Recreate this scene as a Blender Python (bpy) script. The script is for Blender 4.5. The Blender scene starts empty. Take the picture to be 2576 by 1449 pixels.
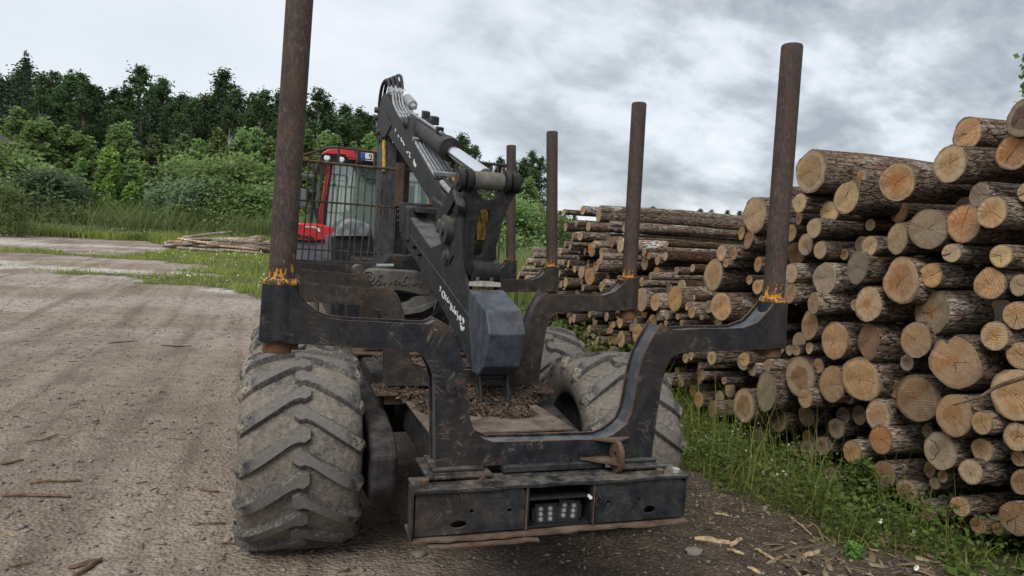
import bpy, bmesh, math, random
import numpy as np
from mathutils import Vector, Matrix
random.seed(7); np.random.seed(7)
scene = bpy.context.scene
col = scene.collection

# ---------------------------------------------------------------- camera
CAM = np.array([-1.218, -3.1, 2.0])
FPX = 1784.0; PPX = np.array([1288.0, 724.0])
BAS = np.array([[0.95091012, 0.03121805, 0.30788859],
                [-0.30493972, -0.07503752, 0.94941094],
                [0.05274196, -0.99669193, -0.06183432]])
cd = bpy.data.cameras.new("camera"); cam = bpy.data.objects.new("camera", cd); col.objects.link(cam)
cd.sensor_width = 36.0; cd.lens = 36.0 * FPX / 2576.0; cd.clip_start = 0.05; cd.clip_end = 3000
m = Matrix.Identity(4)
for i in range(3):
    m[i][0] = BAS[i][0]; m[i][1] = -BAS[i][1]; m[i][2] = -BAS[i][2]; m[i][3] = CAM[i]
cam.matrix_world = m
scene.camera = cam
scene.render.resolution_x = 1024; scene.render.resolution_y = 576

# ---------------------------------------------------------------- sky and sun
SUN_EL, SUN_AZ = math.radians(48), math.radians(215)     # azimuth clockwise from +Y
w = bpy.data.worlds.new("World"); scene.world = w; w.use_nodes = True
nt = w.node_tree; nt.nodes.clear()
def wn(t, **k):
    n = nt.nodes.new(t)
    for a, b in k.items(): setattr(n, a, b)
    return n
def wl(a, b): nt.links.new(a, b)
def wmath(op, a, b=None, c=None):
    n = wn('ShaderNodeMath', operation=op)
    for i, v in enumerate((a, b, c)):
        if v is None: continue
        if isinstance(v, (int, float)): n.inputs[i].default_value = v
        else: wl(v, n.inputs[i])
    return n.outputs[0]
tc = wn('ShaderNodeTexCoord'); sep = wn('ShaderNodeSeparateXYZ'); wl(tc.outputs['Generated'], sep.inputs[0])
zc = wmath('MAXIMUM', sep.outputs['Z'], 0.0)
den = wmath('ADD', zc, 0.50)
px_ = wmath('DIVIDE', sep.outputs['X'], den); py_ = wmath('DIVIDE', sep.outputs['Y'], den)
cmb = wn('ShaderNodeCombineXYZ'); wl(px_, cmb.inputs[0]); wl(py_, cmb.inputs[1]); cmb.inputs[2].default_value = 3.7
def wnoise(scale, detail, rough, dist, off=(0, 0, 0), sc=(1, 1, 1)):
    mp = wn('ShaderNodeMapping'); mp.inputs['Location'].default_value = off; mp.inputs['Scale'].default_value = sc
    mp.inputs['Rotation'].default_value = (0, 0, math.radians(-14))
    wl(cmb.outputs[0], mp.inputs['Vector'])
    n = wn('ShaderNodeTexNoise'); n.inputs['Scale'].default_value = scale; n.inputs['Detail'].default_value = detail
    n.inputs['Roughness'].default_value = rough; n.inputs['Distortion'].default_value = dist
    wl(mp.outputs[0], n.inputs['Vector']); return n.outputs['Fac']
big = wnoise(2.3, 5, 0.5, 0.0, (2.2, 0.6, 0), (0.9, 1.1, 1))
fine = wnoise(6.0, 9, 0.58, 0.1, (0.3, 4.2, 0), (0.9, 1.15, 1))
# the western half of the sky is an even pale veil, the eastern half breaks into grey banks
az = wmath('MULTIPLY_ADD', sep.outputs['X'], 1.25, 0.18)
azc = wn('ShaderNodeClamp'); wl(az, azc.inputs[0]); azc.inputs[1].default_value = 0.10; azc.inputs[2].default_value = 1.0
mixn = wmath('ADD', wmath('MULTIPLY', big, 0.60), wmath('MULTIPLY', fine, 0.40))
cont = wmath('MULTIPLY', wmath('SUBTRACT', mixn, 0.5), wmath('MULTIPLY', azc.outputs[0], 3.0))
val = wmath('SUBTRACT', wmath('ADD', cont, 0.57), wmath('MULTIPLY', azc.outputs[0], 0.15))
lowb = wmath('MULTIPLY', wmath('MAXIMUM', wmath('SUBTRACT', 1.0, wmath('MULTIPLY', zc, 4.5)), 0.0), 0.10)   # thinner cloud towards the horizon
val = wmath('ADD', val, lowb)
ramp = wn('ShaderNodeValToRGB'); cr = ramp.color_ramp
cr.elements[0].position = 0.24; cr.elements[0].color = (0.205, 0.226, 0.252, 1)
cr.elements[1].position = 0.74; cr.elements[1].color = (0.54, 0.555, 0.57, 1)
e = cr.elements.new(0.40); e.color = (0.312, 0.334, 0.36, 1)
e = cr.elements.new(0.52); e.color = (0.42, 0.45, 0.485, 1)
wl(val, ramp.inputs[0])
sky = wn('ShaderNodeTexSky', sky_type='NISHITA'); sky.sun_disc = False
sky.sun_elevation = SUN_EL; sky.sun_rotation = SUN_AZ
skys = wn('ShaderNodeMix', data_type='RGBA', blend_type='MULTIPLY'); skys.inputs[0].default_value = 1
wl(sky.outputs[0], skys.inputs[6]); skys.inputs[7].default_value = (0.1, 0.1, 0.1, 1)
mx = wn('ShaderNodeMix', data_type='RGBA'); mx.inputs[0].default_value = 0.93
wl(skys.outputs[2], mx.inputs[6]); wl(ramp.outputs[0], mx.inputs[7])
bg = wn('ShaderNodeBackground'); bg.inputs['Strength'].default_value = 1.0
wl(mx.outputs[2], bg.inputs[0])
out = wn('ShaderNodeOutputWorld'); wl(bg.outputs[0], out.inputs[0])

sl = bpy.data.lights.new("sun", 'SUN'); sl.energy = 1.5; sl.angle = math.radians(30); sl.color = (1.0, 0.965, 0.92)
so = bpy.data.objects.new("sun", sl); col.objects.link(so); so.location = (0, 0, 30)
sd = Vector((math.sin(SUN_AZ) * math.cos(SUN_EL), math.cos(SUN_AZ) * math.cos(SUN_EL), math.sin(SUN_EL)))
so.rotation_euler = sd.to_track_quat('Z', 'Y').to_euler()
vs = scene.view_settings
vs.view_transform = 'Standard'; vs.look = 'None'; vs.exposure = 0.9; vs.gamma = 1.0; vs.use_curve_mapping = False
scene.render.engine = 'CYCLES'
scene.cycles.max_bounces = 6; scene.cycles.transparent_max_bounces = 12

# ---------------------------------------------------------------- survey: picture points (2576 px wide) to places
def ray(u, v): return BAS @ np.array([u - PPX[0], v - PPX[1], FPX])
def atY(u, v, y): r = ray(u, v); return CAM + r * ((y - CAM[1]) / r[1])
def atX(u, v, x): r = ray(u, v); return CAM + r * ((x - CAM[0]) / r[0])
def atZ(u, v, z): r = ray(u, v); return CAM + r * ((z - CAM[2]) / r[2])
def ground_z(x, y):
    r = np.clip(np.asarray(y, float) - 8.0, 0, None)
    a = np.minimum(r, 47.0)
    k = np.clip(a / 12.0, 0, 1)
    return 0.0226 * a * k + 0.006 * np.clip(r - 47.0, 0, 80)
def atG(u, v):
    r = ray(u, v); lo, hi = 0.5, 400.0
    f = lambda t: (CAM + r * t / r[1])
    g = lambda t: f(t)[2] - float(ground_z(f(t)[0], f(t)[1]))
    if g(hi) > 0: return f(hi)
    for _ in range(60):
        mid = (lo + hi) / 2
        if g(mid) > 0: lo = mid
        else: hi = mid
    return f(lo)

# ---------------------------------------------------------------- mesh helpers
def tag(o, label=None, cat=None, group=None, kind=None):
    if label: o["label"] = label
    if cat: o["category"] = cat
    if group: o["group"] = group
    if kind: o["kind"] = kind
    return o
def put(o, parent=None):
    col.objects.link(o)
    if parent is not None:
        o.parent = parent
        if parent.type == 'EMPTY': o.matrix_parent_inverse = Matrix.Translation(-Vector(parent.location))
    return o
def empty(name, loc=(0, 0, 0)):
    o = bpy.data.objects.new(name, None); o.location = loc; o.empty_display_size = 0.1; col.objects.link(o); return o
def mk(name, V, F, mat=None, parent=None, smooth=False, idx=None, bevel=0, seg=2):
    me = bpy.data.meshes.new(name)
    me.from_pydata([tuple(map(float, v)) for v in V], [], [tuple(f) for f in F])
    mats = mat if isinstance(mat, (list, tuple)) else [mat]
    for q in mats:
        if q is not None: me.materials.append(q)
    if idx is not None: me.polygons.foreach_set('material_index', idx)
    if smooth is True: me.polygons.foreach_set('use_smooth', [True] * len(me.polygons))
    o = bpy.data.objects.new(name, me)
    if bevel:
        b = o.modifiers.new('b', 'BEVEL'); b.width = bevel; b.segments = seg; b.limit_method = 'ANGLE'; b.angle_limit = math.radians(30)
        b.harden_normals = False
    if smooth == 'auto':
        me.polygons.foreach_set('use_smooth', [True] * len(me.polygons))
        try: me.set_sharp_from_angle(angle=math.radians(38))
        except Exception: pass
    return put(o, parent)
class MB:
    """collects shapes of one part"""
    def __init__(s): s.V = []; s.F = []; s.I = []; s.i = 0
    def add(s, V, F):
        n = len(s.V); s.V += [tuple(map(float, v)) for v in V]; s.F += [tuple(a + n for a in f) for f in F]; s.I += [s.i] * len(F); return s
    def box(s, lo, hi):
        x0, y0, z0 = lo; x1, y1, z1 = hi
        V = [(x0,y0,z0),(x1,y0,z0),(x1,y1,z0),(x0,y1,z0),(x0,y0,z1),(x1,y0,z1),(x1,y1,z1),(x0,y1,z1)]
        return s.add(V, [(0,3,2,1),(4,5,6,7),(0,1,5,4),(1,2,6,5),(2,3,7,6),(3,0,4,7)])
    def tube(s, P, r, n=10, cap=True):
        P = [np.array(p, float) for p in P]; R = r if isinstance(r, (list, tuple)) else [r] * len(P)
        V = []; F = []; up = None
        for i, p in enumerate(P):
            t = (P[min(i + 1, len(P) - 1)] - P[max(i - 1, 0)]); t = t / (np.linalg.norm(t) + 1e-9)
            if up is None:
                a = np.array([0, 0, 1.0]) if abs(t[2]) < .9 else np.array([1.0, 0, 0])
                up = np.cross(t, a)
            up = up - t * (up @ t); up /= np.linalg.norm(up) + 1e-9; b = np.cross(t, up)
            for k in range(n):
                a = 2 * math.pi * k / n
                V.append(p + R[i] * (math.cos(a) * up + math.sin(a) * b))
        for i in range(len(P) - 1):
            for k in range(n):
                k2 = (k + 1) % n
                F.append((i * n + k, i * n + k2, (i + 1) * n + k2, (i + 1) * n + k))
        if cap:
            F.append(tuple(range(n - 1, -1, -1))); F.append(tuple((len(P) - 1) * n + k for k in range(n)))
        return s.add(V, F)
    def prism(s, A, B):
        """two matching outlines joined into a closed slab"""
        n = len(A)
        return s.add(list(A) + list(B), [tuple(range(n - 1, -1, -1)), tuple(range(n, 2 * n))] +
                     [(i, (i + 1) % n, n + (i + 1) % n, n + i) for i in range(n)])
    def build(s, name, mat, parent=None, smooth=False, bevel=0, seg=2):
        o = mk(name, s.V, s.F, mat, parent, smooth, s.I, bevel, seg)
        if smooth is not True or True:
            bm = bmesh.new(); bm.from_mesh(o.data); bmesh.ops.recalc_face_normals(bm, faces=bm.faces); bm.to_mesh(o.data); bm.free()
            if smooth == 'auto':
                try: o.data.set_sharp_from_angle(angle=math.radians(38))
                except Exception: pass
        return o
def slab_holes(name, outer, holes, frame, thick, mat, parent, bevel=0.0):
    """flat plate with real holes: outlines in 2-D, frame = (origin, ex, ey, en)"""
    cu = bpy.data.curves.new(name, 'CURVE'); cu.dimensions = '2D'; cu.fill_mode = 'BOTH'; cu.extrude = thick / 2; cu.bevel_depth = bevel
    for pts in [outer] + list(holes):
        sp = cu.splines.new('POLY'); sp.points.add(len(pts) - 1); sp.use_cyclic_u = True
        for p, q in zip(sp.points, pts): p.co = (q[0], q[1], 0, 1)
    tmp = bpy.data.objects.new(name + '_t', cu); col.objects.link(tmp)
    me = bpy.data.meshes.new_from_object(tmp.evaluated_get(bpy.context.evaluated_depsgraph_get()))
    bpy.data.objects.remove(tmp); bpy.data.curves.remove(cu)
    o_, ex, ey, en = [Vector(map(float, q)) for q in frame]
    for v in me.vertices: v.co = o_ + ex * v.co.x + ey * v.co.y + en * v.co.z
    me.name = name; me.materials.clear(); me.materials.append(mat)
    return put(bpy.data.objects.new(name, me), parent)
def circle2(cx, cy, r, n=20, ry=None): return [(cx + r * math.cos(2*math.pi*i/n), cy + (ry or r) * math.sin(2*math.pi*i/n)) for i in range(n)]
def spline(P, n=6):
    """smooth curve through points"""
    P = [np.array(p, float) for p in P]; Q = [2*P[0]-P[1]] + P + [2*P[-1]-P[-2]]; outp = []
    for i in range(1, len(Q) - 2):
        for k in range(n):
            t = k / n; a, b, c, d = Q[i-1], Q[i], Q[i+1], Q[i+2]
            outp.append(0.5*((2*b)+(-a+c)*t+(2*a-5*b+4*c-d)*t*t+(-a+3*b-3*c+d)*t**3))
    return outp + [P[-1]]
def fastmesh(name, V, F, mat, kind=None, attr=None, smooth=False):
    """big triangle or quad soup from arrays; F is (n,3) or (n,4)"""
    me = bpy.data.meshes.new(name); V = np.asarray(V, np.float32); F = np.asarray(F, np.int32); k = F.shape[1]
    me.vertices.add(len(V)); me.vertices.foreach_set('co', V.ravel())
    me.loops.add(F.size); me.loops.foreach_set('vertex_index', F.ravel())
    me.polygons.add(len(F)); me.polygons.foreach_set('loop_start', np.arange(len(F), dtype=np.int32) * k)
    me.polygons.foreach_set('loop_total', np.full(len(F), k, np.int32))
    if smooth: me.polygons.foreach_set('use_smooth', np.ones(len(F), bool))
    for q in (mat if isinstance(mat, (list, tuple)) else [mat]): me.materials.append(q)
    me.update(calc_edges=True)
    if attr is not None:
        for an, av in attr.items():
            a = me.attributes.new(an, 'FLOAT', 'POINT'); a.data.foreach_set('value', np.asarray(av, np.float32))
    return me
def link_mesh(name, me, parent=None):
    return put(bpy.data.objects.new(name, me), parent)

# ---------------------------------------------------------------- material helpers
class NT:
    def __init__(s, name):
        s.m = bpy.data.materials.new(name); s.m.use_nodes = True; s.t = s.m.node_tree
        s.b = s.t.nodes['Principled BSDF']; s._co = {}
    def n(s, t, **k):
        q = s.t.nodes.new(t)
        for a, b in k.items(): setattr(q, a, b)
        return q
    def l(s, a, b): s.t.links.new(a, b)
    def co(s, kind='Object', scale=(1, 1, 1), rot=(0, 0, 0), loc=(0, 0, 0)):
        c = s._co.get('tc')
        if c is None: c = s.n('ShaderNodeTexCoord'); s._co['tc'] = c
        src = c.outputs[kind] if kind != 'World' else s.geo('Position')
        mp = s.n('ShaderNodeMapping'); mp.inputs['Scale'].default_value = scale; mp.inputs['Rotation'].default_value = rot
        mp.inputs['Location'].default_value = loc; s.l(src, mp.inputs[0]); return mp.outputs[0]
    def geo(s, o):
        g = s._co.get('geo')
        if g is None: g = s.n('ShaderNodeNewGeometry'); s._co['geo'] = g
        return g.outputs[o]
    def info(s, o):
        g = s._co.get('info')
        if g is None: g = s.n('ShaderNodeObjectInfo'); s._co['info'] = g
        return g.outputs[o]
    def noise(s, co, scale=5, detail=4, rough=.55, dist=0, out='Fac'):
        q = s.n('ShaderNodeTexNoise'); s.l(co, q.inputs['Vector'])
        for a, b in (('Scale', scale), ('Detail', detail), ('Roughness', rough), ('Distortion', dist)): q.inputs[a].default_value = b
        return q.outputs[out]
    def vor(s, co, scale=5, feature='F1', out='Distance', rnd=1):
        q = s.n('ShaderNodeTexVoronoi', feature=feature); s.l(co, q.inputs['Vector']); q.inputs['Scale'].default_value = scale
        q.inputs['Randomness'].default_value = rnd
        return q.outputs[out]
    def math(s, op, a, b=None, c=None, clamp=False):
        q = s.n('ShaderNodeMath', operation=op); q.use_clamp = clamp
        for i, v in enumerate((a, b, c)):
            if v is None: continue
            if isinstance(v, (int, float)): q.inputs[i].default_value = v
            else: s.l(v, q.inputs[i])
        return q.outputs[0]
    def step(s, x, lo, hi):
        q = s.n('ShaderNodeMapRange'); q.interpolation_type = 'SMOOTHSTEP'
        s.l(x, q.inputs[0]); q.inputs[1].default_value = lo; q.inputs[2].default_value = hi; return q.outputs[0]
    def mix(s, f, a, b, mode='MIX'):
        q = s.n('ShaderNodeMix', data_type='RGBA', blend_type=mode)
        for i, v in ((0, f), (6, a), (7, b)):
            if isinstance(v, (int, float)): q.inputs[i].default_value = v
            elif isinstance(v, (tuple, list)): q.inputs[i].default_value = tuple(v) + (1,) if len(v) == 3 else v
            else: s.l(v, q.inputs[i])
        return q.outputs[2]
    def ramp(s, x, stops):
        q = s.n('ShaderNodeValToRGB'); r = q.color_ramp
        while len(r.elements) < len(stops): r.elements.new(.5)
        for e, (p, c) in zip(r.elements, stops): e.position = p; e.color = tuple(c) + (1,)
        s.l(x, q.inputs[0]); return q.outputs[0]
    def bump(s, h, strength=.3, dist=.01):
        q = s.n('ShaderNodeBump'); q.inputs['Strength'].default_value = strength; q.inputs['Distance'].default_value = dist
        s.l(h, q.inputs['Height']); s.l(q.outputs[0], s.b.inputs['Normal']); return q
    def set(s, color=None, rough=None, metal=None, spec=None):
        for k, v in (('Base Color', color), ('Roughness', rough), ('Metallic', metal), ('Specular IOR Level', spec)):
            if v is None: continue
            i = s.b.inputs[k]
            if isinstance(v, (int, float)): i.default_value = v
            elif isinstance(v, (tuple, list)): i.default_value = tuple(v) + (1,)
            else: s.l(v, i)
        return s.m
    def sepz(s, co, ax='Z'):
        q = s.n('ShaderNodeSeparateXYZ'); s.l(co, q.inputs[0]); return q.outputs[ax]

# ================================================================= materials
def m_ground():
    s = NT('ground'); w1 = s.co('World')
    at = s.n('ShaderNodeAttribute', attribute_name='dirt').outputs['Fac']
    ag = s.n('ShaderNodeAttribute', attribute_name='grass').outputs['Fac']
    aw = s.n('ShaderNodeAttribute', attribute_name='pale').outputs['Fac']
    n1 = s.noise(w1, .7, 5, .6); n2 = s.noise(w1, 6, 6, .65); n3 = s.noise(w1, 45, 4, .7)
    v1 = s.vor(w1, 34, out='Color'); vd = s.vor(w1, 34)
    vv = s.sepz(v1, 'X')
    base = s.ramp(n2, [(.28, (.180, .149, .124)), (.5, (.255, .217, .184)), (.72, (.335, .291, .251))])
    base = s.mix(s.math('MULTIPLY', s.step(n1, .42, .70), .8), base, (.160, .130, .106))
    stone = s.ramp(vv, [(.0, (.15, .128, .105)), (.55, (.28, .245, .208)), (1, (.46, .425, .38))])
    base = s.mix(s.math('MULTIPLY', s.step(vd, .46, .28), .38), base, stone)
    n5 = s.noise(w1, 16, 5, .7)
    base = s.mix(s.math('MULTIPLY', s.step(n5, .54, .66), .55), base, (.105, .082, .064))
    base = s.mix(s.math('MULTIPLY', s.step(n3, .6, .72), .55), base, (.10, .08, .062))
    white = s.ramp(s.noise(w1, 9, 6, .7), [(.3, (.33, .315, .295)), (.55, (.52, .51, .495)), (.7, (.66, .65, .635))])
    base = s.mix(s.math('MULTIPLY', aw, s.step(n2, .30, .55)), base, white)
    trk = s.noise(s.co('World', (2.4, .16, 1), (0, 0, .06)), 1, 5, .6)
    base = s.mix(s.math('MULTIPLY', s.step(trk, .50, .66), .55), base, (.115, .092, .071))
    base = s.mix(s.math('MULTIPLY', s.step(trk, .46, .32), .35), base, (.37, .325, .283))
    dirt_shade = s.ramp(n2, [(.3, (.036, .027, .020)), (.5, (.066, .051, .039)), (.75, (.112, .090, .070))])  # dark earth and bark, with some shadow painted into the tone
    dirt_shade = s.mix(s.math('MULTIPLY', s.step(vd, .5, .3), .4), dirt_shade, s.mix(.6, stone, (.08, .064, .05)))
    base = s.mix(at, base, dirt_shade)
    soil = s.ramp(n2, [(.3, (.035, .042, .016)), (.7, (.075, .095, .03))])
    base = s.mix(s.math('MULTIPLY', ag, s.step(s.noise(w1, 3.5, 4), .25, .5)), base, soil)
    base = s.mix(1.0, base, (1.03, .975, .915), 'MULTIPLY')
    h = s.math('ADD', s.math('MULTIPLY', n3, .5), s.math('MULTIPLY', s.math('SUBTRACT', 1.0, vd), .8))
    h = s.math('ADD', h, s.math('MULTIPLY', n2, 1.4))
    s.bump(h, .85, .03)
    return s.set(base, .95, 0, .2)

def m_steel(name, base, rust=.25, dust=.25, scr=.5, rough=.5, rusty=(.062, .036, .023), knees=False):
    """old machine paint: scratches to brown, rust blooms, settled dust"""
    s = NT(name); o = s.co('World')
    n1 = s.noise(o, 3.1, 6, .62); n2 = s.noise(o, 14, 6, .65); n3 = s.noise(o, 70, 3, .6)
    c = s.mix(s.step(n2, .35, .7), base, tuple(min(1, k * 1.7 + .012) for k in base))
    dv = s.n('ShaderNodeVectorMath', operation='MULTIPLY_ADD'); s.l(s.noise(o, 2.2, 2, .5, 0, 'Color'), dv.inputs[0]); dv.inputs[1].default_value = (.30, .30, .30); s.l(o, dv.inputs[2])
    masks = None
    for k_, (rot, sc, th) in enumerate((((0, .55, .1), (30, 30, 2.2), .026), ((.3, -.75, .2), (38, 38, 2.8), .030), ((.1, 1.45, 0), (34, 34, 2.0), .028))):
        m0 = s.n('ShaderNodeMapping'); m0.inputs['Rotation'].default_value = rot; s.l(dv.outputs[0], m0.inputs[0])
        mp = s.n('ShaderNodeMapping'); mp.inputs['Scale'].default_value = sc; s.l(m0.outputs[0], mp.inputs[0])
        q = s.step(s.vor(mp.outputs[0], 1.0, 'DISTANCE_TO_EDGE'), th*1.6, th*.4)
        q = s.math('MULTIPLY', q, s.step(s.noise(s.co('World', (1, 1, 1), (0, 0, 0), (k_*3.1, 1, k_)), 9, 3, .55), .53, .62))
        masks = q if masks is None else s.math('MAXIMUM', masks, q)
    c = s.mix(s.math('MULTIPLY', s.step(s.noise(o, 1.7, 5, .65), .46, .62), min(1, scr)*.65), c, (.030, .0225, .0175))        # broad rubbed, browned areas
    masks = s.math('MULTIPLY', masks, s.math('MULTIPLY', s.step(n1, .40, .60), scr))
    c = s.mix(masks, c, s.mix(n2, (.080, .056, .038), (.135, .112, .088)))
    c = s.mix(s.math('MULTIPLY', s.step(n1, .66 - rust * .3, .76 - rust * .2), s.step(n2, .40, .62)), c,
              s.mix(s.step(n3, .4, .62), rusty, tuple(k * 1.7 for k in rusty)))
    if knees:                                   # paint rubbed off where logs drop on the knees and the inner curve
        lo = s.co('Object'); ab = s.n('ShaderNodeVectorMath', operation='ABSOLUTE'); s.l(lo, ab.inputs[0])
        kd = s.n('ShaderNodeVectorMath', operation='DISTANCE'); s.l(ab.outputs[0], kd.inputs[0]); kd.inputs[1].default_value = (.545, .07, 1.665)
        kk = s.math('ADD', kd.outputs['Value'], s.math('MULTIPLY', s.math('SUBTRACT', n2, .5), .30))
        km = s.step(kk, .11, .0)
        c = s.mix(km, c, s.mix(s.math('MULTIPLY', s.step(n3, .54, .66), .8), s.mix(s.step(n2, .4, .6), (.045, .030, .022), (.105, .060, .036)), (.24, .20, .165)))
    up = s.step(s.sepz(s.geo('Normal')), .25, .95)
    dm = s.math('MULTIPLY', s.math('ADD', s.math('MULTIPLY', up, .75), .16), s.math('MULTIPLY', s.step(s.noise(o, 9, 6, .7), .38, .68), dust))
    c = s.mix(dm, c, (.205, .175, .14))
    s.bump(s.math('ADD', s.math('MULTIPLY', n2, .6), s.math('MULTIPLY', n3, .4)), .22, .006)
    return s.set(c, s.math('ADD', s.math('MULTIPLY', n2, .30), rough - .02), 0, .20)

def m_stake():
    s = NT('rusty_stake'); o = s.co('Object')
    n1 = s.noise(s.co('Object', (1, 1, .4)), 75, 6, .72); n2 = s.noise(o, 6, 5, .65); n3 = s.noise(s.co('Object', (1, 1, .25)), 170, 3, .6)
    c = s.mix(s.step(n2, .35, .65), (.030, .022, .020), (.058, .036, .027))
    c = s.mix(s.math('MULTIPLY', s.step(n1, .47, .62), s.math('ADD', s.math('MULTIPLY', n2, .9), -.05)), c, (.105, .088, .076))
    c = s.mix(s.math('MULTIPLY', s.step(n3, .58, .70), .5), c, (.19, .165, .14))
    c = s.mix(s.math('MULTIPLY', s.step(s.noise(s.co('Object', (1, 1, .3)), 9, 4, .6), .48, .62), .6), c, (.070, .038, .026))
    z = s.sepz(o)                                     # remains of yellow paint above the flange
    n4 = s.noise(s.co('Object', (1, 1, .28)), 38, 4, .6)
    y = s.math('MULTIPLY', s.step(s.math('SUBTRACT', s.math('MULTIPLY', n4, .42), z), .165, .180), s.step(s.noise(s.co('Object', (1, 1, .5)), 55, 4, .65), .50, .55))
    c = s.mix(y, c, s.mix(s.step(n1, .4, .6), (.36, .155, .02), (.52, .25, .035)))
    s.bump(n1, .35, .004)
    return s.set(c, .78, 0, .3)

def m_simple(name, c, rough=.6, metal=0, var=.35, scale=12, bump=.12, spec=.4, kind='Object'):
    s = NT(name); o = s.co(kind); n = s.noise(o, scale, 5, .6)
    a = tuple(k * (1 - var) for k in c); b = tuple(min(1, k * (1 + var)) for k in c)
    if bump: s.bump(n, bump, .01)
    return s.set(s.mix(s.step(n, .3, .7), a, b), rough, metal, spec)

def m_tyre(name, mud):
    s = NT(name); o = s.co('World'); n1 = s.noise(o, 4.2, 6, .66); n2 = s.noise(o, 28, 6, .72); n3 = s.noise(o, 120, 3, .6)
    rub = s.mix(s.step(n2, .3, .7), (.036, .036, .037), (.078, .074, .070))
    md = s.ramp(n2, [(.25, (.092, .079, .064)), (.5, (.160, .139, .114)), (.75, (.245, .216, .180))])
    n4 = s.noise(o, 55, 6, .75); k = s.math('ADD', s.math('MULTIPLY', n1, .40), s.math('MULTIPLY', n4, .60))
    mask = s.step(k, .50 - mud * .12, .64 - mud * .09)
    c = s.mix(mask, rub, md)
    h = s.math('ADD', s.math('MULTIPLY', n2, 1.0), s.math('MULTIPLY', n3, .35))
    s.bump(h, .6, .012)
    return s.set(c, .88, 0, .25)
def m_lug():
    """worn, polished block tops; dried mud packed on the outer third"""
    s = NT('tread_block_rubber'); o = s.co('World'); l = s.co('Object'); n1 = s.noise(o, 6, 5, .62); n2 = s.noise(o, 40, 5, .7)
    rub = s.mix(s.step(n2, .3, .7), (.098, .089, .080), (.145, .132, .119))
    dark = s.mix(s.step(n2, .35, .65), (.022, .025, .033), (.045, .047, .053))
    x = s.math('ABSOLUTE', s.sepz(l, 'X'))
    c = s.mix(s.step(s.math('ADD', x, s.math('MULTIPLY', n1, .12)), .30, .36), rub, dark)
    c = s.mix(s.math('MULTIPLY', s.step(s.math('ADD', x, s.math('MULTIPLY', n1, .30)), .42, .50), s.step(n2, .36, .56)), c, (.245, .215, .16))
    s.bump(s.math('ADD', n2, s.math('MULTIPLY', n1, .5)), .4, .008)
    return s.set(c, .8, 0, .3)

def m_bark():
    s = NT('bark'); ci = s.info('Color'); rnd = s.info('Random')
    off = s.n('ShaderNodeVectorMath', operation='SCALE'); cv = s.n('ShaderNodeCombineXYZ')
    for i in range(3): s.l(rnd, cv.inputs[i])
    s.l(cv.outputs[0], off.inputs[0]); off.inputs['Scale'].default_value = 37
    def co(sc):
        q = s.n('ShaderNodeVectorMath', operation='ADD'); s.l(s.co('Object', sc), q.inputs[0]); s.l(off.outputs[0], q.inputs[1]); return q.outputs[0]
    cl = co((5.5, 26, 26)); v = s.vor(cl, 1.0, 'DISTANCE_TO_EDGE'); v2 = s.vor(co((18, 80, 80)), 1.0, 'DISTANCE_TO_EDGE')
    n1 = s.noise(co((3, 5, 5)), 1, 5, .6); n2 = s.noise(co((16, 45, 45)), 1, 6, .7)
    c = s.mix(s.step(n2, .32, .68), (.066, .049, .038), (.31, .255, .205))
    c = s.mix(s.math('MULTIPLY', s.step(n1, .50, .66), .6), c, (.24, .125, .072))            # reddish inner bark
    n4 = s.noise(co((2.2, 4, 4)), 1, 4, .6)
    c = s.mix(s.math('MULTIPLY', s.step(n4, .52, .64), s.step(n2, .40, .60)), c, (.44, .43, .40))      # grey lichen
    c = s.mix(1.0, c, ci, 'MULTIPLY')
    g = s.step(v, .0, .13)
    c = s.mix(s.math('MULTIPLY', s.math('MULTIPLY', s.math('SUBTRACT', 1.0, g), s.step(n2, .62, .40)), .8), c, (.016, .012, .010))
    h = s.math('ADD', s.math('MULTIPLY', g, .8), s.math('ADD', s.math('MULTIPLY', s.step(v2, 0, .12), .25), s.math('MULTIPLY', n2, .7)))
    s.bump(h, .9, .03)
    return s.set(c, .92, 0, .2)

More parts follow.
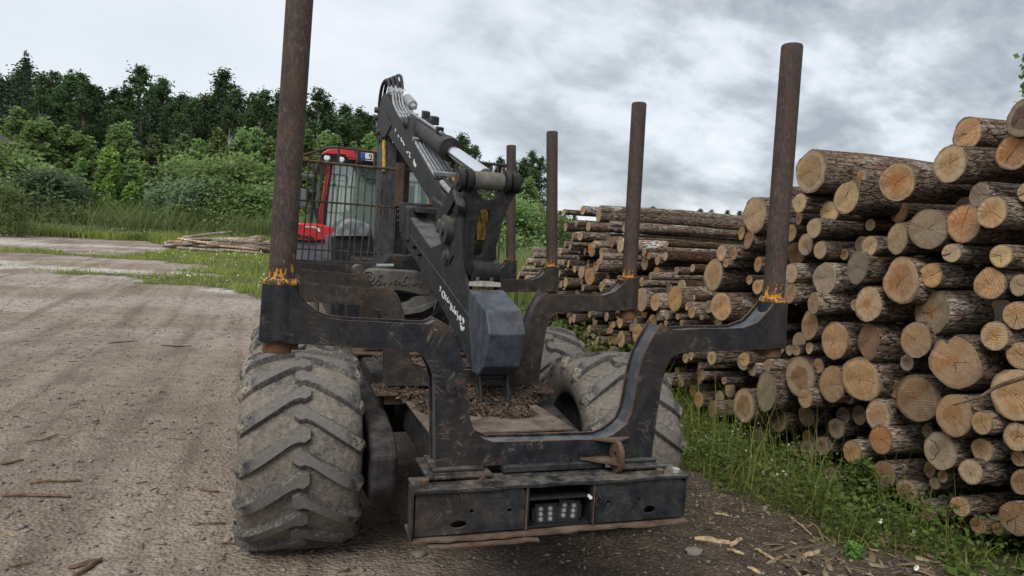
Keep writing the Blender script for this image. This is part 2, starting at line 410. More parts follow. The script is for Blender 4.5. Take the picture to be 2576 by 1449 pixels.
def m_cut():
    s = NT('cut_wood'); ci = s.info('Color'); rnd = s.info('Random'); al = s.info('Alpha'); o = s.co('Object')
    sp = s.n('ShaderNodeSeparateXYZ'); s.l(o, sp.inputs[0]); y, z = sp.outputs['Y'], sp.outputs['Z']
    nz = s.noise(o, 9, 3, .5); r = s.math('SQRT', s.math('ADD', s.math('POWER', y, 2), s.math('POWER', z, 2)))
    rr = s.math('ADD', r, s.math('MULTIPLY', nz, .045))
    ring = s.math('SINE', s.math('MULTIPLY', rr, 620.0)); ring2 = s.math('SINE', s.math('MULTIPLY', rr, 140.0))
    n1 = s.noise(o, 7, 5, .6); n2 = s.noise(o, 60, 4, .7)
    c = s.mix(1.0, s.mix(s.step(n1, .3, .72), (.62, .62, .62), (1.08, 1.04, 1.0)), ci, 'MULTIPLY')
    c = s.mix(s.math('MULTIPLY', s.math('ADD', s.math('MULTIPLY', ring, .5), .5), .26), c, (.12, .068, .032))
    c = s.mix(s.math('MULTIPLY', s.step(ring2, .1, 1.0), .22), c, (.14, .075, .035))
    ang = s.math('MULTIPLY', rnd, 6.283)                                  # saw marks in a direction of their own
    u = s.math('ADD', s.math('MULTIPLY', y, s.math('COSINE', ang)), s.math('MULTIPLY', z, s.math('SINE', ang)))
    saw = s.math('SINE', s.math('ADD', s.math('MULTIPLY', u, 330.0), s.math('MULTIPLY', n1, 14.0)))
    c = s.mix(s.math('MULTIPLY', s.step(saw, .1, 1.0), s.math('MULTIPLY', s.step(n1, .35, .6), .22)), c, (.62, .50, .36))
    # heartwood stain, size carried by the log itself
    hm = s.math('MULTIPLY', s.step(s.math('SUBTRACT', s.math('ADD', s.math('MULTIPLY', n1, .05), rr), al), .075, .025), 1.0)
    c = s.mix(s.math('MULTIPLY', hm, .62), c, (.30, .115, .032))
    # weathering: grey bloom and dark blotches
    n3 = s.noise(o, 3.5, 4, .6); q = s.math('ADD', n3, s.math('MULTIPLY', s.math('SUBTRACT', rnd, .5), .35))
    c = s.mix(s.math('MULTIPLY', s.step(q, .50, .68), .42), c, (.165, .135, .105))
    c = s.mix(s.math('MULTIPLY', s.step(s.noise(o, 18, 5, .7), .60, .70), .45), c, (.075, .052, .034))
    # sapwood ring, grimy rim
    g2 = s.n('ShaderNodeVectorMath', operation='DISTANCE'); gs = s.n('ShaderNodeSeparateXYZ'); s.l(s._co['tc'].outputs['Generated'], gs.inputs[0])
    gc = s.n('ShaderNodeCombineXYZ'); s.l(gs.outputs['Y'], gc.inputs[1]); s.l(gs.outputs['Z'], gc.inputs[2]); s.l(gc.outputs[0], g2.inputs[0]); g2.inputs[1].default_value = (0, .5, .5)
    nr = s.math('ADD', s.math('MULTIPLY', g2.outputs['Value'], 2.0), s.math('MULTIPLY', s.math('SUBTRACT', nz, .5), .35))
    sap = s.math('ADD', s.math('MULTIPLY', s.math('FRACT', s.math('MULTIPLY', rnd, 13.7)), .5), .45)
    c = s.mix(s.math('MULTIPLY', s.step(s.math('SUBTRACT', nr, sap), -.03, .05), s.math('MULTIPLY', s.math('FRACT', s.math('MULTIPLY', rnd, 7.3)), .45)), c, (.50, .41, .28))
    c = s.mix(s.math('MULTIPLY', s.step(nr, .84, 1.0), .75), c, (.085, .055, .035))
    # drying cracks from the pith
    a = s.math('ARCTAN2', z, y); mk_ = None
    for k, ph, ln in ((11.0, 1.0, .15), (37.0, 5.1, .20), (71.0, 0.4, .08)):
        th = s.math('MULTIPLY', s.math('FRACT', s.math('MULTIPLY', rnd, k)), 6.283)
        lr = s.math('MULTIPLY', s.math('POWER', s.math('FRACT', s.math('MULTIPLY', rnd, k*1.7 + 3)), 1.6), ln)
        d = s.math('ABSOLUTE', s.math('SINE', s.math('MULTIPLY', s.math('SUBTRACT', s.math('ADD', a, s.math('MULTIPLY', nz, 1.3)), th), .5)))
        d = s.math('MULTIPLY', d, r)
        g = s.math('MULTIPLY', s.step(d, .0021, .0005), s.step(s.math('SUBTRACT', r, lr), .01, -.02))
        mk_ = g if mk_ is None else s.math('MAXIMUM', mk_, g)
    c = s.mix(s.math('MULTIPLY', mk_, .85), c, (.03, .019, .012))
    s.bump(s.math('SUBTRACT', s.math('ADD', s.math('MULTIPLY', n2, .5), s.math('MULTIPLY', saw, .18)), s.math('MULTIPLY', mk_, 1.5)), .4, .006)
    return s.set(c, .85, 0, .25)

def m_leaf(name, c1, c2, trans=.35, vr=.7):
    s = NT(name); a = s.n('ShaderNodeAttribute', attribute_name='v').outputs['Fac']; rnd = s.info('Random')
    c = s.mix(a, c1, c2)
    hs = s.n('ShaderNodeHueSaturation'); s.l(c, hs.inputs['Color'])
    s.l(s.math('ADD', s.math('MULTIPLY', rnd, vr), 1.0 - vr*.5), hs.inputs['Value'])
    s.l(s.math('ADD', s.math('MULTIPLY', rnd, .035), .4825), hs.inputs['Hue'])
    s.set(hs.outputs[0], .6, 0, .3)
    tr = s.n('ShaderNodeBsdfTranslucent'); s.l(hs.outputs[0], tr.inputs[0])
    mxs = s.n('ShaderNodeMixShader'); mxs.inputs[0].default_value = trans
    s.l(s.b.outputs[0], mxs.inputs[1]); s.l(tr.outputs[0], mxs.inputs[2])
    s.l(mxs.outputs[0], s.t.nodes['Material Output'].inputs[0])
    return s.m

def m_glass():
    s = NT('cab_glass')
    tr = s.n('ShaderNodeBsdfTransparent'); tr.inputs[0].default_value = (.72, .86, .82, 1)
    gl = s.n('ShaderNodeBsdfGlossy'); gl.inputs['Roughness'].default_value = .04
    df = s.n('ShaderNodeBsdfDiffuse'); df.inputs[0].default_value = (.42, .54, .49, 1)  # pale green body: dust haze plus painted-in reflection of sky and trees
    m1 = s.n('ShaderNodeMixShader'); m1.inputs[0].default_value = .26; s.l(tr.outputs[0], m1.inputs[1]); s.l(df.outputs[0], m1.inputs[2])
    lw = s.n('ShaderNodeLayerWeight'); lw.inputs[0].default_value = .35
    m2 = s.n('ShaderNodeMixShader'); s.l(s.math('ADD', s.math('MULTIPLY', lw.outputs['Fresnel'], .6), .14), m2.inputs[0]); s.l(m1.outputs[0], m2.inputs[1]); s.l(gl.outputs[0], m2.inputs[2])
    s.l(m2.outputs[0], s.t.nodes['Material Output'].inputs[0]); return s.m

M = {}
M['ground'] = m_ground()
M['bunk'] = m_steel('black_bunk_paint', (.0060, .0074, .0105), .24, .16, .85, .46, knees=True)
M['bunk_edge'] = m_steel('rubbed_rusty_edge', (.070, .040, .026), .6, .3, .5, .75, (.105, .055, .032))
M['bunk_brown'] = m_steel('worn_brown_bunk_steel', (.018, .0145, .0120), .40, .25, .75, .6, knees=True)
M['channel'] = m_steel('channel_web_paint', (.040, .048, .060), .28, .6, .5, .5)
M['bumper'] = m_steel('bumper_paint', (.0060, .0080, .0105), .18, .70, .7, .42)
M['rust'] = m_steel('brown_rust', (.062, .038, .026), .7, .5, .3, .85)
M['rust_pin'] = m_steel('orange_rust', (.085, .040, .020), .6, .2, .3, .85, (.13, .06, .02))
M['deck'] = m_steel('trampled_deck_plate', (.085, .060, .046), .5, .7, .9, .7, (.08, .046, .032))
M['frame'] = m_steel('oily_frame_steel', (.017, .0165, .0165), .12, .35, .2, .6)
M['bogie'] = m_steel('bogie_case_paint', (.017, .015, .016), .2, .35, .5, .55, (.05, .026, .021))
M['stake'] = m_stake()
M['crane'] = m_steel('crane_grey_paint', (.0105, .0118, .0135), .03, .30, .45, .46)
M['cover'] = m_steel('cover_blue_grey_paint', (.034, .042, .055), .05, .30, .45, .36)
M['pillar'] = m_steel('crane_post_paint', (.034, .037, .042), .03, .3, .25, .48)
M['black'] = m_simple('black_steel', (.010, .0105, .012), .55, 0, .4, 20, .1)
M['blackplastic'] = m_simple('black_plastic', (.013, .0135, .015), .5)
M['link'] = m_steel('link_black_paint', (.0065, .0070, .0078), .05, .22, .22, .48)
M['pipe'] = m_steel('grey_hydraulic_pipe', (.19, .20, .21), .05, .35, .2, .42)
M['chrome'] = NT('chrome_rod').set((.78, .80, .84), .16, 1)
M['pin'] = m_steel('greasy_pin', (.035, .033, .030), .3, .7, .5, .45)
M['hose_yellow'] = m_simple('yellow_spiral_guard', (.40, .255, .048), .6, 0, .5, 30, .2, kind='Object')
M['hose_rib'] = m_simple('ribbed_grey_hose_guard', (.030, .031, .033), .6, 0, .4, 30, .2)
M['hose_dirty'] = m_simple('oily_spiral_guard', (.055, .038, .016), .6, 0, .6, 30, .2)
M['plate'] = m_steel('pale_top_plate_paint', (.060, .064, .069), .03, .4, .5, .5)  # paler than the boom: skylight on the upper face put into the colour
M['hose_black'] = m_simple('black_hose', (.016, .017, .018), .55)
M['grapple'] = m_steel('worn_cast_grapple', (.075, .072, .064), .2, .6, .7, .6)
M['red'] = m_simple('red_cab_paint', (.44, .020, .028), .32, 0, .2, 3, .02, .5)
M['greypanel'] = m_simple('grey_fender_paint', (.095, .103, .118), .45, 0, .25, 4, .05)
M['tarp'] = m_simple('grey_canvas_cover', (.135, .15, .16), .85, 0, .45, 7, .4)
M['lamp_glass'] = NT('lamp_lens').set((.62, .64, .62), .12, 0, .8)
M['white'] = m_simple('worn_white_paint', (.60, .60, .57), .6, 0, .2, 40, .05)
M['blue'] = NT('plate_blue').set((.02, .05, .36), .4)
M['led'] = NT('led_lens').set((.22, .23, .22), .2, 0, .7)
M['orange'] = NT('orange_marker').set((.65, .16, .02), .4)
M['clover'] = NT('clover_white').set((.5, .48, .42), .7)
M['cast'] = m_simple('cast_aluminium', (.34, .335, .32), .5, .4, .3, 30, .2)
M['tyre'] = m_tyre('muddy_tyre', 1.15)
M['lug'] = m_lug()
M['lug_side'] = m_tyre('tread_block_flank', .35)
M['glass'] = m_glass()
M['bark'] = m_bark(); M['cut'] = m_cut()
M['grille'] = m_steel('rusty_grille_bar', (.035, .028, .023), .6, .3, .4, .8, (.10, .055, .032))
M['grass'] = m_leaf('grass_blades', (.15, .20, .036), (.36, .39, .10), .45)
M['weed'] = m_leaf('weed_leaves', (.072, .145, .026), (.19, .28, .064), .45)
M['reed'] = m_leaf('reed_leaves', (.19, .28, .095), (.38, .46, .19), .55)
M['leaf_dark'] = m_leaf('forest_leaves', (.036, .070, .028), (.098, .155, .056), .4, .8)
M['leaf_mid'] = m_leaf('thicket_leaves', (.115, .185, .062), (.28, .37, .135), .5, .7)
M['leaf_light'] = m_leaf('young_birch_leaves', (.13, .21, .04), (.25, .34, .08), .5)
M['leaf_grey'] = m_leaf('willow_leaves', (.12, .185, .095), (.24, .31, .18), .5)
M['needle'] = m_leaf('spruce_needles', (.020, .040, .020), (.044, .074, .034), .2)
M['flower'] = NT('white_petals').set((.78, .78, .74), .6)
M['yolk'] = NT('yellow_disc').set((.6, .38, .03), .7)
M['trunk'] = m_simple('tree_bark', (.075, .062, .05), .9, 0, .5, 6, .3)
M['birchtrunk'] = m_simple('birch_bark', (.40, .385, .35), .8, 0, .45, 5, .2)
M['chip'] = m_leaf('wood_chips', (.040, .027, .018), (.24, .175, .11), .0)
M['stone'] = m_leaf('pebbles', (.12, .102, .084), (.33, .295, .255), .0)
M['stick'] = m_simple('bark_stick', (.115, .072, .045), .9, 0, .5, 18, .4)
M['splinter'] = m_simple('pale_splinter', (.34, .24, .145), .85, 0, .45, 25, .3)
M['shedwood'] = m_simple('dark_boards', (.05, .035, .028), .85, 0, .4, 5, .2)
M['shedroof'] = m_simple('roof_sheet', (.07, .05, .045), .7, 0, .3, 5, .2)

# ================================================================= the setting: ground
def vnoise(x, y, s, seed):
    """cheap value noise"""
    r = np.random.RandomState(seed); T = r.rand(64, 64); X = np.asarray(x)*s; Yq = np.asarray(y)*s
    xi = np.floor(X).astype(int); yi = np.floor(Yq).astype(int); fx = X - xi; fy = Yq - yi; fx = fx*fx*(3-2*fx); fy = fy*fy*(3-2*fy)
    g = lambda a, b: T[a % 64, b % 64]
    return (g(xi, yi)*(1-fx) + g(xi+1, yi)*fx)*(1-fy) + (g(xi, yi+1)*(1-fx) + g(xi+1, yi+1)*fx)*fy
def smooth(a, b, x): t = np.clip((np.asarray(x, float)-a)/(b-a), 0, 1); return t*t*(3-2*t)
def inpoly(x, y, P):
    x = np.asarray(x); y = np.asarray(y); c = np.zeros(x.shape, bool); n = len(P)
    for i in range(n):
        (x1, y1), (x2, y2) = P[i], P[(i+1) % n]
        k = ((y1 > y) != (y2 > y)); 
        with np.errstate(divide='ignore', invalid='ignore'): xs = (x2-x1)*(y-y1)/(y2-y1+1e-12)+x1
        c ^= k & (x < xs)
    return c
def gpoly(px): return [tuple(atG(u, v)[:2]) for u, v in px]
# turf outlines as they lie on the yard
TURF = [gpoly([(0,631),(120,636),(260,648),(420,658),(560,664),(690,664),(690,600),(560,606),(470,612),(430,624),(360,640),(250,640),(120,630),(0,622)]),
        gpoly([(90,687),(220,692),(330,703),(430,715),(560,735),(690,752),(760,752),(760,655),(660,655),(560,668),(470,676),(520,692),(450,700),(330,692),(200,684),(90,681)]),
        gpoly([(430,665),(560,668),(640,690),(760,700),(760,610),(690,610),(590,620),(470,640)])]
TURF2 = gpoly([(0,590),(110,596),(360,606),(440,622),(700,640),(760,640),(760,560),(0,560)])
NEAR = [(1.6, 5.2), (1.7, 3.6), (2.20, 2.6), (2.35, 1.75), (2.50, 1.25), (2.60, .85), (2.72, .45), (2.85, .15), (2.95, -.3), (3.6, -1.2), (9, -1.2), (9, 16), (2.2, 16), (1.9, 9)]
def grass_mask(x, y):
    x = np.asarray(x, float); y = np.asarray(y, float)
    wob = (vnoise(x, y, .9, 1)-.5)*1.6; wy = (vnoise(x, y, .35, 2)-.5)*2.5
    m_ = np.zeros(x.shape, bool)
    for P in TURF: m_ |= inpoly(x + wob, y + wy, P)
    m_ |= inpoly(x, y + wy*.6, TURF2)
    m_ |= y > 56
    m_ |= (x > 2.0) & (y > 9)
    m_ |= (x < -28) & (y > 40)
    w2 = (vnoise(x, y, 2.6, 5)-.5)*.55
    m_ |= inpoly(x + w2, y, NEAR)
    return m_
def track(x, y):
    d1 = np.abs((x + 2.55) + .0*y + .25*np.sin(y*.12) ); d2 = np.abs((x + 4.3) + .12*np.maximum(0, y-6) + .2*np.sin(y*.1)); d3 = np.abs((x+3.3)+.10*np.maximum(0,y-4))
    return np.exp(-(d1/.22)**2) + np.exp(-(d2/.28)**2)*.8 + np.exp(-(d3/.25)**2)*.7
ax_ = np.concatenate([-np.geomspace(12, 500, 34)[::-1], np.linspace(-11.6, 9, 150), np.geomspace(9.5, 500, 34)])
ay_ = np.concatenate([-np.geomspace(4.2, 60, 8)[::-1], np.linspace(-4, 14, 130), np.linspace(14.2, 62, 150), np.geomspace(63, 900, 30)])
GX, GYY = np.meshgrid(ax_, ay_)
near = np.exp(-np.clip(GYY - 12, 0, None)/20)
GZ = ground_z(GX, GYY) + near*((vnoise(GX, GYY, .8, 11)-.5)*.05 + (vnoise(GX, GYY, 3.1, 12)-.5)*.018 - .022*track(GX, GYY))
# level pad under the wheels and the bumper
nxg, nyg = len(ax_), len(ay_)
idx = np.arange(nxg*nyg).reshape(nyg, nxg)
F = np.stack([idx[:-1, :-1].ravel(), idx[:-1, 1:].ravel(), idx[1:, 1:].ravel(), idx[1:, :-1].ravel()], 1)
gm = grass_mask(GX, GYY).astype(float)
dirt_shade = smooth(-.9, .6, GX + (vnoise(GX, GYY, 1.1, 21)-.5)*1.2 + .04*GYY)*smooth(30, 12, GYY)  # dark earth under and right of the machine, part of its shadow painted in
dirt_shade = np.maximum(dirt_shade, .75*smooth(.62, .80, vnoise(GX, GYY, .55, 22))*smooth(16, 5, GYY))
dirt_shade = np.maximum(dirt_shade, .55*np.clip(track(GX, GYY), 0, 1)*smooth(30, 6, GYY)*vnoise(GX, GYY, 1.7, 25))
pale = smooth(7, 16, GYY)*smooth(58, 50, GYY)*(0.35 + .65*smooth(.35, .6, vnoise(GX, GYY, .25, 23)))*smooth(.3, .6, vnoise(GX*.5, GYY, .9, 24))
me = fastmesh('ground', np.stack([GX.ravel(), GYY.ravel(), GZ.ravel()], 1), F, M['ground'], attr={'grass': gm.ravel(), 'dirt': dirt_shade.ravel(), 'pale': pale.ravel()}, smooth=True)
g_o = link_mesh('ground', me); tag(g_o, 'gravel yard with tyre tracks and turf strips', kind='structure')
def gz(x, y): return float(ground_z(x, y) + math.exp(-max(0, y-12)/20)*((vnoise(x, y, .8, 11)-.5)*.05 + (vnoise(x, y, 3.1, 12)-.5)*.018 - .022*track(x, y)))
def gzv(x, y):
    x = np.asarray(x, float); y = np.asarray(y, float)
    return ground_z(x, y) + np.exp(-np.clip(y-12, 0, None)/20)*((vnoise(x, y, .8, 11)-.5)*.05 + (vnoise(x, y, 3.1, 12)-.5)*.018 - .022*track(x, y))

# ================================================================= the forwarder
FW = empty('forwarder', (0, 3.0, 0))
tag(FW, 'black and red forestry forwarder with empty stakes and folded crane', 'forwarder')
def part(mb, name, mat, parent=None, **k): return mb.build(name, mat, parent or FW, **k)

# ---- load bunks --------------------------------------------------------------------------
YF = -0.07
outline_px = [(660,714),(735,718),(744,731),(754,747),(776,771),(797,788),(822,799),(862,805),(970,810.5),(1037,814),(1077,815),(1088,810.5),(1100,803),
 (1123,814.6),(1139,833),(1152,860),(1162,898),(1170,945),(1175,992),(1179,1030),(1184,1057),(1195,1087),(1215,1103),(1241,1112),(1332,1110),(1469,1105.5),(1495,1105),
 (1519,1103.5),(1543,1093),(1562,1079),(1577,1065),(1589,1038),(1597,999),(1604,956),(1612,920),(1622,889),(1637,859),(1653,832),(1665,812),
 (1678,823),(1692,829),(1720,830),(1761,826),(1824,826),(1869,825),(1906,811),(1924,793),(1938,776),(1948,763),(1982,760),
 (1977,877),(1900,879),(1824,882),(1740,886),(1714,888),(1694,896),(1682,910),(1676,926),(1667,956),(1660,999),(1653,1044),(1647,1090),(1639,1151),
 (1540,1161),(1370,1166),(1246,1170),(1216,1173),(1096,1175),(1094.5,1100),(1094,1018),(1093,962),(1086,934),(1078,917),(1066,898),(1048,885),(1023,878),(970,876),(916,874),(835,870),(722,863),(658,861),(650,856)]
OUT = [atY(u, v, YF) for u, v in outline_px]
OUT2 = [(p[0], p[2]) for p in OUT]
def inset(P, d):
    n = len(P); R = []
    for i in range(n):
        a, b, c = np.array(P[i-1]), np.array(P[i]), np.array(P[(i+1) % n])
        t1 = (b - a) / (np.linalg.norm(b - a) + 1e-9); t2 = (c - b) / (np.linalg.norm(c - b) + 1e-9)
        nn = np.array([t1[1] + t2[1], -(t1[0] + t2[0])]); nn /= max(np.linalg.norm(nn), 1e-6)
        R.append(b + nn * d)          # outline runs clockwise: right side is inside
    return R
IN2 = inset(OUT2, .014)
def bunk_mesh():
    mb = MB()
    n = len(OUT2); th = .013
    for y0, y1 in ((YF, YF + th), (-YF - th, -YF)):
        A = [(x, y0, z) for x, z in OUT2]; B = [(x, y1, z) for x, z in OUT2]
        mb.i = 0; mb.add(A, [tuple(range(n))]); mb.add(B, [tuple(range(n - 1, -1, -1))])
        mb.i = 1; mb.add(A + B, [(i, (i + 1) % n, n + (i + 1) % n, n + i) for i in range(n)])
    mb.i = 2
    A = [(x, YF + th, z) for x, z in IN2]; B = [(x, -YF - th, z) for x, z in IN2]
    mb.add(A + B, [(i, (i + 1) % n, n + (i + 1) % n, n + i) for i in range(n)])
    # socket tubes at both ends
    return mb
def merge_bevel(o):
    bm = bmesh.new(); bm.from_mesh(o.data); bmesh.ops.remove_doubles(bm, verts=bm.verts, dist=1e-5)
    bmesh.ops.recalc_face_normals(bm, faces=bm.faces); bm.to_mesh(o.data); bm.free()
bunk0 = bunk_mesh().build('bunk', [M['bunk'], M['bunk_edge'], M['channel']], FW)
bunk0['label'] = 'rearmost bunk, scratched black steel with rusty lips'
me_b2 = bunk0.data.copy(); me_b2.materials[0] = M['bunk_brown']
BY = [(0, 0), (1.63, .028), (3.24, .034), (4.53, .045)]
bunks = [bunk0]
for y, dz in BY[1:]:
    b = bpy.data.objects.new('bunk', me_b2 if y < 4 else bunk0.data); put(b, FW); b.location = (0, y, dz); bunks.append(b)

# stakes, flanges, bolts: children of their bunk
def stake_mesh(L):
    mb = MB(); n = 28; prof = [(.054, 0), (.054, L - .012), (.050, L - .003), (.044, L)]
    V = []; F = []
    zs = list(np.linspace(0, L - .012, 5)); rr = [.054] * 5 + [.050, .044]; zs += [L - .003, L]
    for r, z in zip(rr, zs):
        for k in range(n): V.append((r * math.cos(2*math.pi*k/n), r * math.sin(2*math.pi*k/n), z))
    for i in range(len(zs) - 1):
        for k in range(n): F.append((i*n+k, i*n+(k+1) % n, (i+1)*n+(k+1) % n, (i+1)*n+k))
    F.append(tuple((len(zs)-1)*n+k for k in range(n)))
    mb.add(V, F); return mb
fl = MB()
def ringv(mb, prof, n=28):
    V = []; F = []
    for r, z in prof:
        for k in range(n): V.append((r*math.cos(2*math.pi*k/n), r*math.sin(2*math.pi*k/n), z))
    for i in range(len(prof)-1):
        for k in range(n): F.append((i*n+k, i*n+(k+1) % n, (i+1)*n+(k+1) % n, (i+1)*n+k))
    F.append(tuple(range(n-1, -1, -1))); F.append(tuple((len(prof)-1)*n+k for k in range(n))); mb.add(V, F); return mb
stakes = [((1.224, 0, 1.785), (1.223, 0, 3.092)), ((1.224, 1.63, 1.791), (1.215, 1.63, 3.076)), ((1.226, 3.24, 1.805), (1.153, 3.24, 3.078)), ((1.226, 4.53, 1.79), (1.159, 4.53, 3.097)),
          ((-1.223, 0, 1.798), (-1.183, 0, 3.10)), ((-1.226, 1.63, 1.80), (-1.178, 1.63, 3.06)), ((-1.23, 3.24, 1.81), (-1.185, 3.24, 3.07)), ((-1.23, 4.53, 1.81), (-1.19, 4.53, 3.08))]
fl_me = None; st_me = {}
for i, (a, b) in enumerate(stakes):
    a = Vector(a); b = Vector(b); d = b - a; bk = bunks[i % 4]
    rel = a - Vector((0, BY[i % 4][0], BY[i % 4][1]))
    o = stake_mesh(d.length).build('stake', M['stake'], bk, smooth='auto')
    o.location = rel; o.rotation_euler = d.to_track_quat('Z', 'Y').to_euler()
    rot = o.rotation_euler.copy()
    q = MB(); ringv(q, [(.060, -.016), (.074, -.014), (.0755, -.004), (.070, .004), (.058, .012)])
    pieces = [q.build('flange', M['stake'], bk, smooth='auto')]
    q = MB(); ringv(q, [(.056, -.30), (.058, -.298), (.058, -.22)]); pieces.append(q.build('tube_end', M['rust_pin'], bk, smooth='auto'))
    q = MB(); q.tube([(.0, -.085, -.272), (.0, -.05, -.272)], .016, 6); pieces.append(q.build('bolt', M['rust'], bk))
    for f in pieces: f.location = rel; f.rotation_euler = rot
# raise: socket blocks round the stakes at the arm ends
for bi, bk in enumerate(bunks):
    for sx, xx in ((-1, -1.222), (1, 1.224)):
        q = MB(); q.prism([(xx + .073*math.cos(t), .081*math.sin(t), 1.556 if sx < 0 else 1.54) for t in np.linspace(0, 2*math.pi, 25)[:-1]],
                          [(xx + .071*math.cos(t), .078*math.sin(t), 1.783 if sx < 0 else 1.772) for t in np.linspace(0, 2*math.pi, 25)[:-1]])
        q.build('socket', M['bunk'] if bi in (0, 3) else M['bunk_brown'], bk, smooth='auto')

# ---- rear bumper ---------------------------------------------------------------------------
BYF = -.215
def bx(u): return float(atY(u, 1270, BYF)[0])
def wavy(x0, x1, n, y, z, a, seed):
    r = random.Random(seed); return [(x0 + (x1 - x0) * i / n, y + r.uniform(-a, a), z + r.uniform(-a, a) * .7) for i in range(n + 1)]
xl, xr = bx(1042), bx(1718); x1, x2 = bx(1323), bx(1492)
bump = MB()
top_f = wavy(xl - .005, xr + .01, 16, BYF - .02, .950, .006, 3); top_b = [(p[0], -.075, .956) for p in top_f]
A = top_f + top_b[::-1]; B = [(p[0], p[1], p[2] - .012) for p in A]
bump.prism(A, B)
bumper = part(bump, 'bumper', M['bumper']); bumper['label'] = 'scratched dark bumper with two recessed work lights'
def panel(u0, u1, holes, nm):
    xa, xb = bx(u0), bx(u1); z0, z1 = .748, .936
    r = .02
    o = [(xa, z0), (xb - r*.2, z0), (xb, z0 + r), (xb, z1 - r), (xb - r, z1), (xa, z1)]
    hs = []
    for u, v, rx, ry in holes:
        p = atY(u, v, BYF); hs.append(circle2(p[0], p[2], rx, 14, ry))
    return slab_holes(nm, o, hs, ((0, BYF, 0), (1, 0, 0), (0, 0, 1), (0, -1, 0)), .008, M['bumper'], bumper)
panel(1045, 1321, [(1153, 1318, .036, .017), (1186, 1285, .009, .009), (1281, 1282, .009, .009)], 'panel')
panel(1497, 1717, [(1633, 1280, .030, .018), (1529, 1262, .008, .009), (1607, 1254, .007, .008)], 'panel')
for xa_, xb_ in ((xl, x1), (x2, xr)):
    q = MB(); q.box((xa_, BYF + .06, .75), (xb_, BYF + .075, .94)); part(q, 'inner_plate', M['black'], bumper)
# crumpled bottom plate
bf = wavy(xl - .01, xr + .012, 26, BYF - .035, .736, .005, 5); bb = [(p[0], -.06, .742) for p in bf]
q = MB(); A = bf + bb[::-1]; q.prism(A, [(p[0], p[1], p[2] - .009) for p in A]); part(q, 'bottom_plate', M['rust'], bumper)
bf = wavy(xl + .06, xl + .55, 10, BYF - .055, .716, .004, 8); bb = [(p[0], .0, .722) for p in bf]
q = MB(); A = bf + bb[::-1]; q.prism(A, [(p[0], p[1], p[2] - .007) for p in A]); part(q, 'bent_strip', M['rust'], bumper)
# left end plate, torn
q = MB(); q.prism([(xl - .012, BYF - .03, .74), (xl - .012, -.15, .745), (xl - .012, -.13, .945), (xl - .012, BYF - .01, .945)], [(xl - .004, BYF - .02, .74), (xl - .004, -.15, .745), (xl - .004, -.13, .945), (xl - .004, BYF - .01, .945)])
part(q, 'end_plate', M['bumper'], bumper)
q = MB(); q.box((xr + .002, BYF, .75), (xr + .012, -.13, .94)); part(q, 'end_plate', M['bumper'], bumper)
# lamp niche: frame and shelf
q = MB(); zt = .938
q.box((x1, BYF - .004, .745), (x1 + .014, BYF + .13, zt)); q.box((x2 - .014, BYF - .004, .745), (x2, BYF + .13, zt))
q.box((x1 + .016, BYF + .12, .745), (x2 - .016, BYF + .13, zt)); q.box((x1 + .016, BYF + .006, .745), (x2 - .016, BYF + .12, .753))
q.box((x1 + .016, BYF + .0, .872), (x2 - .03, BYF + .12, .884)); part(q, 'lamp_niche', M['black'], bumper)
q = MB(); q.box((x1 - .002, BYF - .012, .745), (x1 + .004, BYF - .0045, zt)); part(q, 'niche_edge', M['rust'], bumper)
q = MB(); q.box((x2 - .004, BYF - .012, .745), (x2 + .002, BYF - .0045, zt)); part(q, 'niche_edge', M['rust'], bumper)
p_ = atY(1482, 1248, BYF); q = MB(); q.tube([(p_[0], BYF - .02, p_[2]), (p_[0], BYF + .01, p_[2])], .008, 8); part(q, 'bolt', M['white'], bumper)
def worklight(u, v, tilt):
    c = atY(u, v, BYF + .04); e = Matrix.Translation(Vector(c)) @ Matrix.Rotation(tilt, 4, 'Y') @ Matrix.Rotation(-.12, 4, 'Z')
    q = MB(); q.i = 0; q.box((-.047, 0, -.047), (.047, .05, .047))
    for s_ in (-1, 1):
        q.box((s_*.056 - .005, .0, -.03), (s_*.056 + .005, .03, .03))
    for a_, b_ in (((-.05, -.006, -.05), (.05, 0, -.042)), ((-.05, -.006, .042), (.05, 0, .05)), ((-.05, -.006, -.0415), (-.042, 0, .0415)), ((.042, -.006, -.0415), (.05, 0, .0415)), ((-.004, -.006, -.0415), (.004, 0, .0415))):
        q.box(a_, b_)
    q.i = 1; q.box((-.041, -.002, -.041), (-.0045, -.0005, .041)); q.box((.0045, -.002, -.041), (.041, -.0005, .041))
    q.i = 2
    for sx in (-1, 1):
        for k in (-1, 0, 1): q.tube([(sx*.022, -.006, k*.024), (sx*.022, -.0022, k*.024)], [.0085, .0105], 10)
    q.V = [tuple(e @ Vector(v)) for v in q.V]
    return part(q, 'work_light', [M['blackplastic'], M['frame'], M['led']], bumper)
worklight(1372, 1292, -.05); worklight(1430, 1283, .07)
# bolts on the top plate
for u, v in ((1068, 1205), (1213, 1194), (1700, 1178), (1660, 1180)):
    p = atZ(u, v, .972); q = MB(); q.tube([(p[0], p[1], .955), (p[0], p[1], .972), (p[0], p[1], .975)], [.021, .021, .015], 6); part(q, 'bolt', M['rust'] if u != 1700 else M['cast'], bumper)
# bunk feet
for xa, xb in ((-.60, -.30), (.30, .57)):
    q = MB(); q.box((xa, -.15, .9625), (xb, .14, .978)); part(q, 'foot_plate', M['bumper'], bumper, bevel=.006)
    q = MB(); q.box((xa + .035, -.10, .9785), (xb - .03, .12, .995)); part(q, 'foot_pad', M['bumper'], bumper, bevel=.006)
q = MB(); q.box((-.24, -.10, .9625), (.25, -.02, .992)); part(q, 'cross_bar', M['crane'], bumper, bevel=.004)
